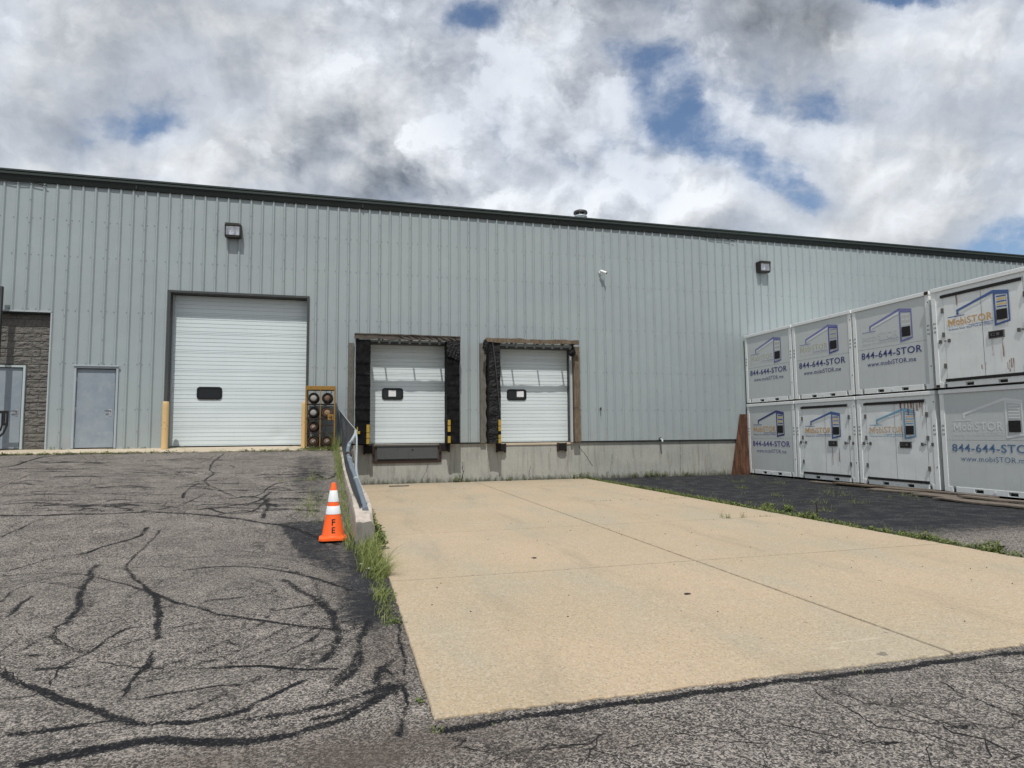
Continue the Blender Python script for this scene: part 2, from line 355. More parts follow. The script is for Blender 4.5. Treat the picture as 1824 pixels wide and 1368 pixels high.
# alligator cracks, where the paving is tired
wv_ = N.vmath('ADD', c, N.vmath('SCALE', N.vmath('SUBTRACT', N.noise(c, 2.2, 5, .65, out='Color'), (.5, .5, .5))))
wv_.node.inputs[1].links[0].from_node.inputs['Scale'].default_value = .55
e1 = N.vor(wv_, 1.15, 'DISTANCE_TO_EDGE'); e2 = N.vor(wv_, 4.5, 'DISTANCE_TO_EDGE')
ck = N.math('MULTIPLY', N.rng(e1, .014, .004), N.rng(N.noise(c, .8, 3, .5), .44, .56))
ck2 = N.math('MULTIPLY', N.rng(e2, .028, .008), N.rng(N.noise(N.vmath('ADD', c, (3, 9, 0)), .7, 4, .6), .50, .60, 0, .75))
ckk = N.math('MAXIMUM', ck, ck2)
ckk = N.math('MULTIPLY', ckk, N.math('SUBTRACT', 1, N.math('MULTIPLY', sm, .6)))
base = N.mix(N.math('MULTIPLY', ckk, .45), base, (.016, .016, .017))
N.l(base, b.inputs['Base Color'])
hh = N.math('ADD', N.math('MULTIPLY', st, N.math('SUBTRACT', 1, N.math('MULTIPLY', mm, .7))), N.math('MULTIPLY', ckk, -2.0))
N.l(N.bump(hh, .7, .006), b.inputs['Normal']); N.l(N.rng(mm, 0, 1, .96, .85), b.inputs['Roughness']); M['asphalt'] = m
m, N, b = new_mat('far_ground', .95); c = N.coord(); N.l(N.mix(N.noise(c, .05, 6, .6), (.09, .088, .085), (.14, .135, .125)), b.inputs['Base Color']); M['ground'] = m
# split-face block
m, N, b = new_mat('split_face_block', .95); c = N.coord()
base = N.mix(N.rng(N.noise(c, 7, 6, .7), .3, .7), (.10, .096, .088), (.155, .147, .135))
base = N.mix(N.rng(N.noise(c, 45, 4, .7), .5, .75, 0, .5), base, (.30, .27, .23)); N.l(base, b.inputs['Base Color'])
N.l(N.bump(N.noise(c, 22, 6, .7), .6, .02), b.inputs['Normal']); M['block'] = m
M['mortar'] = plain('mortar', (.095, .09, .083), .95)
# steel doors: blotchy blue grey
m, N, b = new_mat('steel_door_paint', .55); c = N.coord()
base = N.mix(N.rng(N.noise(c, 2.2, 5, .6), .35, .65), (.21, .25, .29), (.25, .29, .32))
base = N.mix(N.rng(N.noise(c, 6, 6, .7), .5, .68, 0, .5), base, (.32, .35, .37)); base = N.mix(N.rng(N.noise(c, 24, 4, .7), .5, .7, 0, .3), base, (.19, .22, .25))
N.l(base, b.inputs['Base Color']); M['steel_door'] = m
M['frame_pale'] = painted('pale_door_frame', (.40, .46, .46), .5, .3)
M['frame_grey'] = painted('grey_door_frame', (.33, .37, .40), .5, .3)
M['rollup'] = painted('white_door_panel', (.56, .62, .63), .42, .16, (.40, .40, .37), bump=.004, var=.04)
M['black_frame'] = plain('black_rubber_frame', (.006, .006, .007), .55, bump=.002)
M['pane'] = plain('dark_window_pane', (.012, .014, .016), .12, var=.3, scale=3)
M['paper'] = plain('paper_notice', (.66, .66, .68), .8, var=.05)
M['steel'] = plain('brushed_steel', (.55, .55, .56), .35, .8)
M['dark_steel'] = plain('dark_steel', (.06, .06, .06), .5, .5)
# dock pad vinyl
m, N, b = new_mat('black_vinyl', .7, spec=.08); c = N.coord()
N.l(N.mix(N.rng(N.noise(c, 5, 6, .7), .45, .75), (.006, .006, .0065), (.018, .018, .018)), b.inputs['Base Color'])
N.l(N.bump(N.noise(N.mapp(c, scale=(1.5, 1, 1)), 7, 5, .65), .7, .025), b.inputs['Normal']); M['vinyl'] = m
m, N, b = new_mat('glossy_torn_vinyl', .45, spec=.25); c = N.coord(); b.inputs['Base Color'].default_value = (.007, .007, .008, 1)
N.l(N.bump(N.noise(N.mapp(c, scale=(1, 1, 1.6)), 9, 4, .6), 1, .07), b.inputs['Normal']); M['vinyl_gloss'] = m
def wood(name, a, b2, dark, rough=.85, ang=(1, 1, 1), sc=8):
    m, N, b = new_mat(name, rough); c = N.coord()
    g = N.noise(N.mapp(c, scale=ang), sc, 7, .7, .6); base = N.mix(N.rng(g, .3, .7), a, b2)
    base = N.mix(N.rng(N.noise(N.mapp(c, scale=ang), sc*2.6, 4, .7), .52, .7, 0, .75), base, dark)
    N.l(base, b.inputs['Base Color']); N.l(N.bump(g, .6, .01), b.inputs['Normal']); return m
M['wood_grey'] = wood('weathered_grey_wood', (.105, .10, .088), (.17, .16, .14), (.025, .023, .02), ang=(4, 4, .5))
M['wood_grey_h'] = wood('weathered_header_wood', (.055, .048, .04), (.115, .10, .082), (.012, .011, .01), ang=(.6, 4, 5))
M['wood_brown'] = wood('weathered_brown_wood', (.085, .066, .046), (.19, .145, .10), (.018, .014, .010), ang=(4, 4, .5))
M['wood_board'] = wood('stained_plywood', (.035, .017, .011), (.15, .072, .042), (.010, .006, .005), .6, (3, 3, .45), 3.5)
M['wood_plank'] = wood('muddy_plank', (.085, .068, .054), (.20, .17, .14), (.025, .02, .016), ang=(3, .5, 3))
M['yellow'] = painted('safety_yellow', (.255, .145, .03), .7, .6, (.07, .04, .02), rust=.40, streak=False, scale=2)
M['bollard'] = painted('bollard_yellow', (.60, .42, .20), .6, .35, (.42, .30, .15), rust=.37, streak=False)
M['stripe_y'] = painted('yellow_marker', (.34, .23, .03), .6, .6, (.10, .07, .03), streak=False, scale=5)
M['rust'] = painted('rusty_steel', (.035, .019, .014), .8, .5, (.03, .02, .015), streak=False)
M['leveler'] = painted('dock_plate_steel', (.07, .073, .073), .6, .7, (.018, .018, .018), scale=3, metal=.0)
M['rubber'] = plain('bumper_rubber', (.011, .011, .011), .8, bump=.004)
M['galv'] = painted('galvanised_pipe', (.17, .21, .255), .5, .4, (.09, .09, .09), streak=False, scale=4, metal=.25)
M['galv_light'] = painted('pale_pipe', (.36, .40, .42), .5, .4, (.15, .14, .13), streak=False, scale=4, metal=.25)
M['wire'] = plain('fence_wire', (.04, .043, .048), .6, .3)
M['orange'] = painted('cone_orange', (.83, .115, .018), .5, .25, (.45, .07, .02), streak=False, scale=6, var=.05)
M['white_band'] = painted('reflective_white', (.68, .69, .70), .4, .4, (.38, .37, .36), streak=False, scale=10)
M['black'] = plain('black_paint', (.012, .012, .012), .6)
M['disc_a'] = painted('grey_disc', (.30, .29, .27), .45, .4, (.12, .10, .09), streak=False, scale=6)
M['disc_b'] = painted('tan_disc', (.26, .17, .10), .5, .5, (.09, .06, .04), streak=False, scale=6)
M['cyl_a'] = painted('grey_cylinder', (.17, .165, .16), .5, .5, (.06, .05, .045), streak=False, scale=6)
M['cyl_b'] = painted('brown_cylinder', (.15, .10, .065), .6, .6, (.05, .03, .02), streak=False, scale=6)
M['cyl_c'] = painted('dark_cylinder', (.035, .025, .023), .6, .5, (.08, .05, .035), streak=False, scale=6)
M['white_plastic'] = plain('white_plastic', (.75, .76, .76), .4, var=.04)
M['bronze'] = painted('dark_bronze_housing', (.028, .026, .022), .5, .3, (.07, .06, .045), streak=False, scale=4)
m, N, b = new_mat('lamp_reflector', .28, .9, (.80, .80, .80)); M['reflector'] = m
m = bpy.data.materials.new('clear_lens'); m.use_nodes = True; N = NT(m.node_tree); m.node_tree.nodes.clear()
tr = N.n('ShaderNodeBsdfTransparent'); gl = N.n('ShaderNodeBsdfGlossy'); gl.inputs['Roughness'].default_value = .08; gl.inputs['Color'].default_value = (.9, .9, .9, 1)
mxs = N.n('ShaderNodeMixShader'); mxs.inputs[0].default_value = .14; N.l(tr.outputs[0], mxs.inputs[1]); N.l(gl.outputs[0], mxs.inputs[2]); mo = N.n('ShaderNodeOutputMaterial'); N.l(mxs.outputs[0], mo.inputs[0]); M['lens'] = m
# containers
M['c_white'] = painted('container_white', (.76, .785, .775), .45, .22, (.34, .31, .27), bump=.006, var=.05)
M['c_door'] = painted('container_door_white', (.74, .77, .76), .42, .30, (.46, .44, .40), bump=.012, var=.05)
M['c_grey'] = painted('container_grey_panel', (.54, .57, .565), .55, .30, (.40, .40, .38), bump=.008, var=.05)
M['c_dark'] = plain('black_gasket', (.018, .017, .017), .7)
M['c_hinge'] = plain('hinge_steel', (.13, .13, .125), .6, .3, var=.4)
m, N, b = new_mat('rust_run', .8); c = N.coord()
b.inputs['Base Color'].default_value = (.21, .075, .025, 1); N.l(N.rng(N.noise(N.mapp(c, scale=(9, 9, .8)), 5, 4, .6), .38, .58, .1, .85), b.inputs['Alpha']); M['rust_run'] = m
def decal(name, colr, wear=0.):
    m, N, b = new_mat(name, .55); c = N.coord(); b.inputs['Base Color'].default_value = (*colr, 1)
    if wear: N.l(N.rng(N.noise(c, 16, 6, .75), wear-.25, wear+.15, .12, 1), b.inputs['Alpha'])
    return m
DC = {}
def dec(key, colr, wear=0.):
    if key not in DC: DC[key] = decal('print_'+key, colr, wear)
    return DC[key]
# leaves and grass
def leafy(name, a, b2):
    m, N, b = new_mat(name, .6, spec=.3); r_ = N.attr('tint'); N.l(N.mix(r_, a, b2), b.inputs['Base Color'])
    return m
M['grass'] = leafy('grass_blades', (.07, .105, .02), (.30, .32, .10))
M['grass_tall'] = leafy('tall_grass_blades', (.085, .13, .028), (.36, .38, .14))
M['weed'] = leafy('weed_leaves', (.04, .070, .018), (.15, .18, .045))

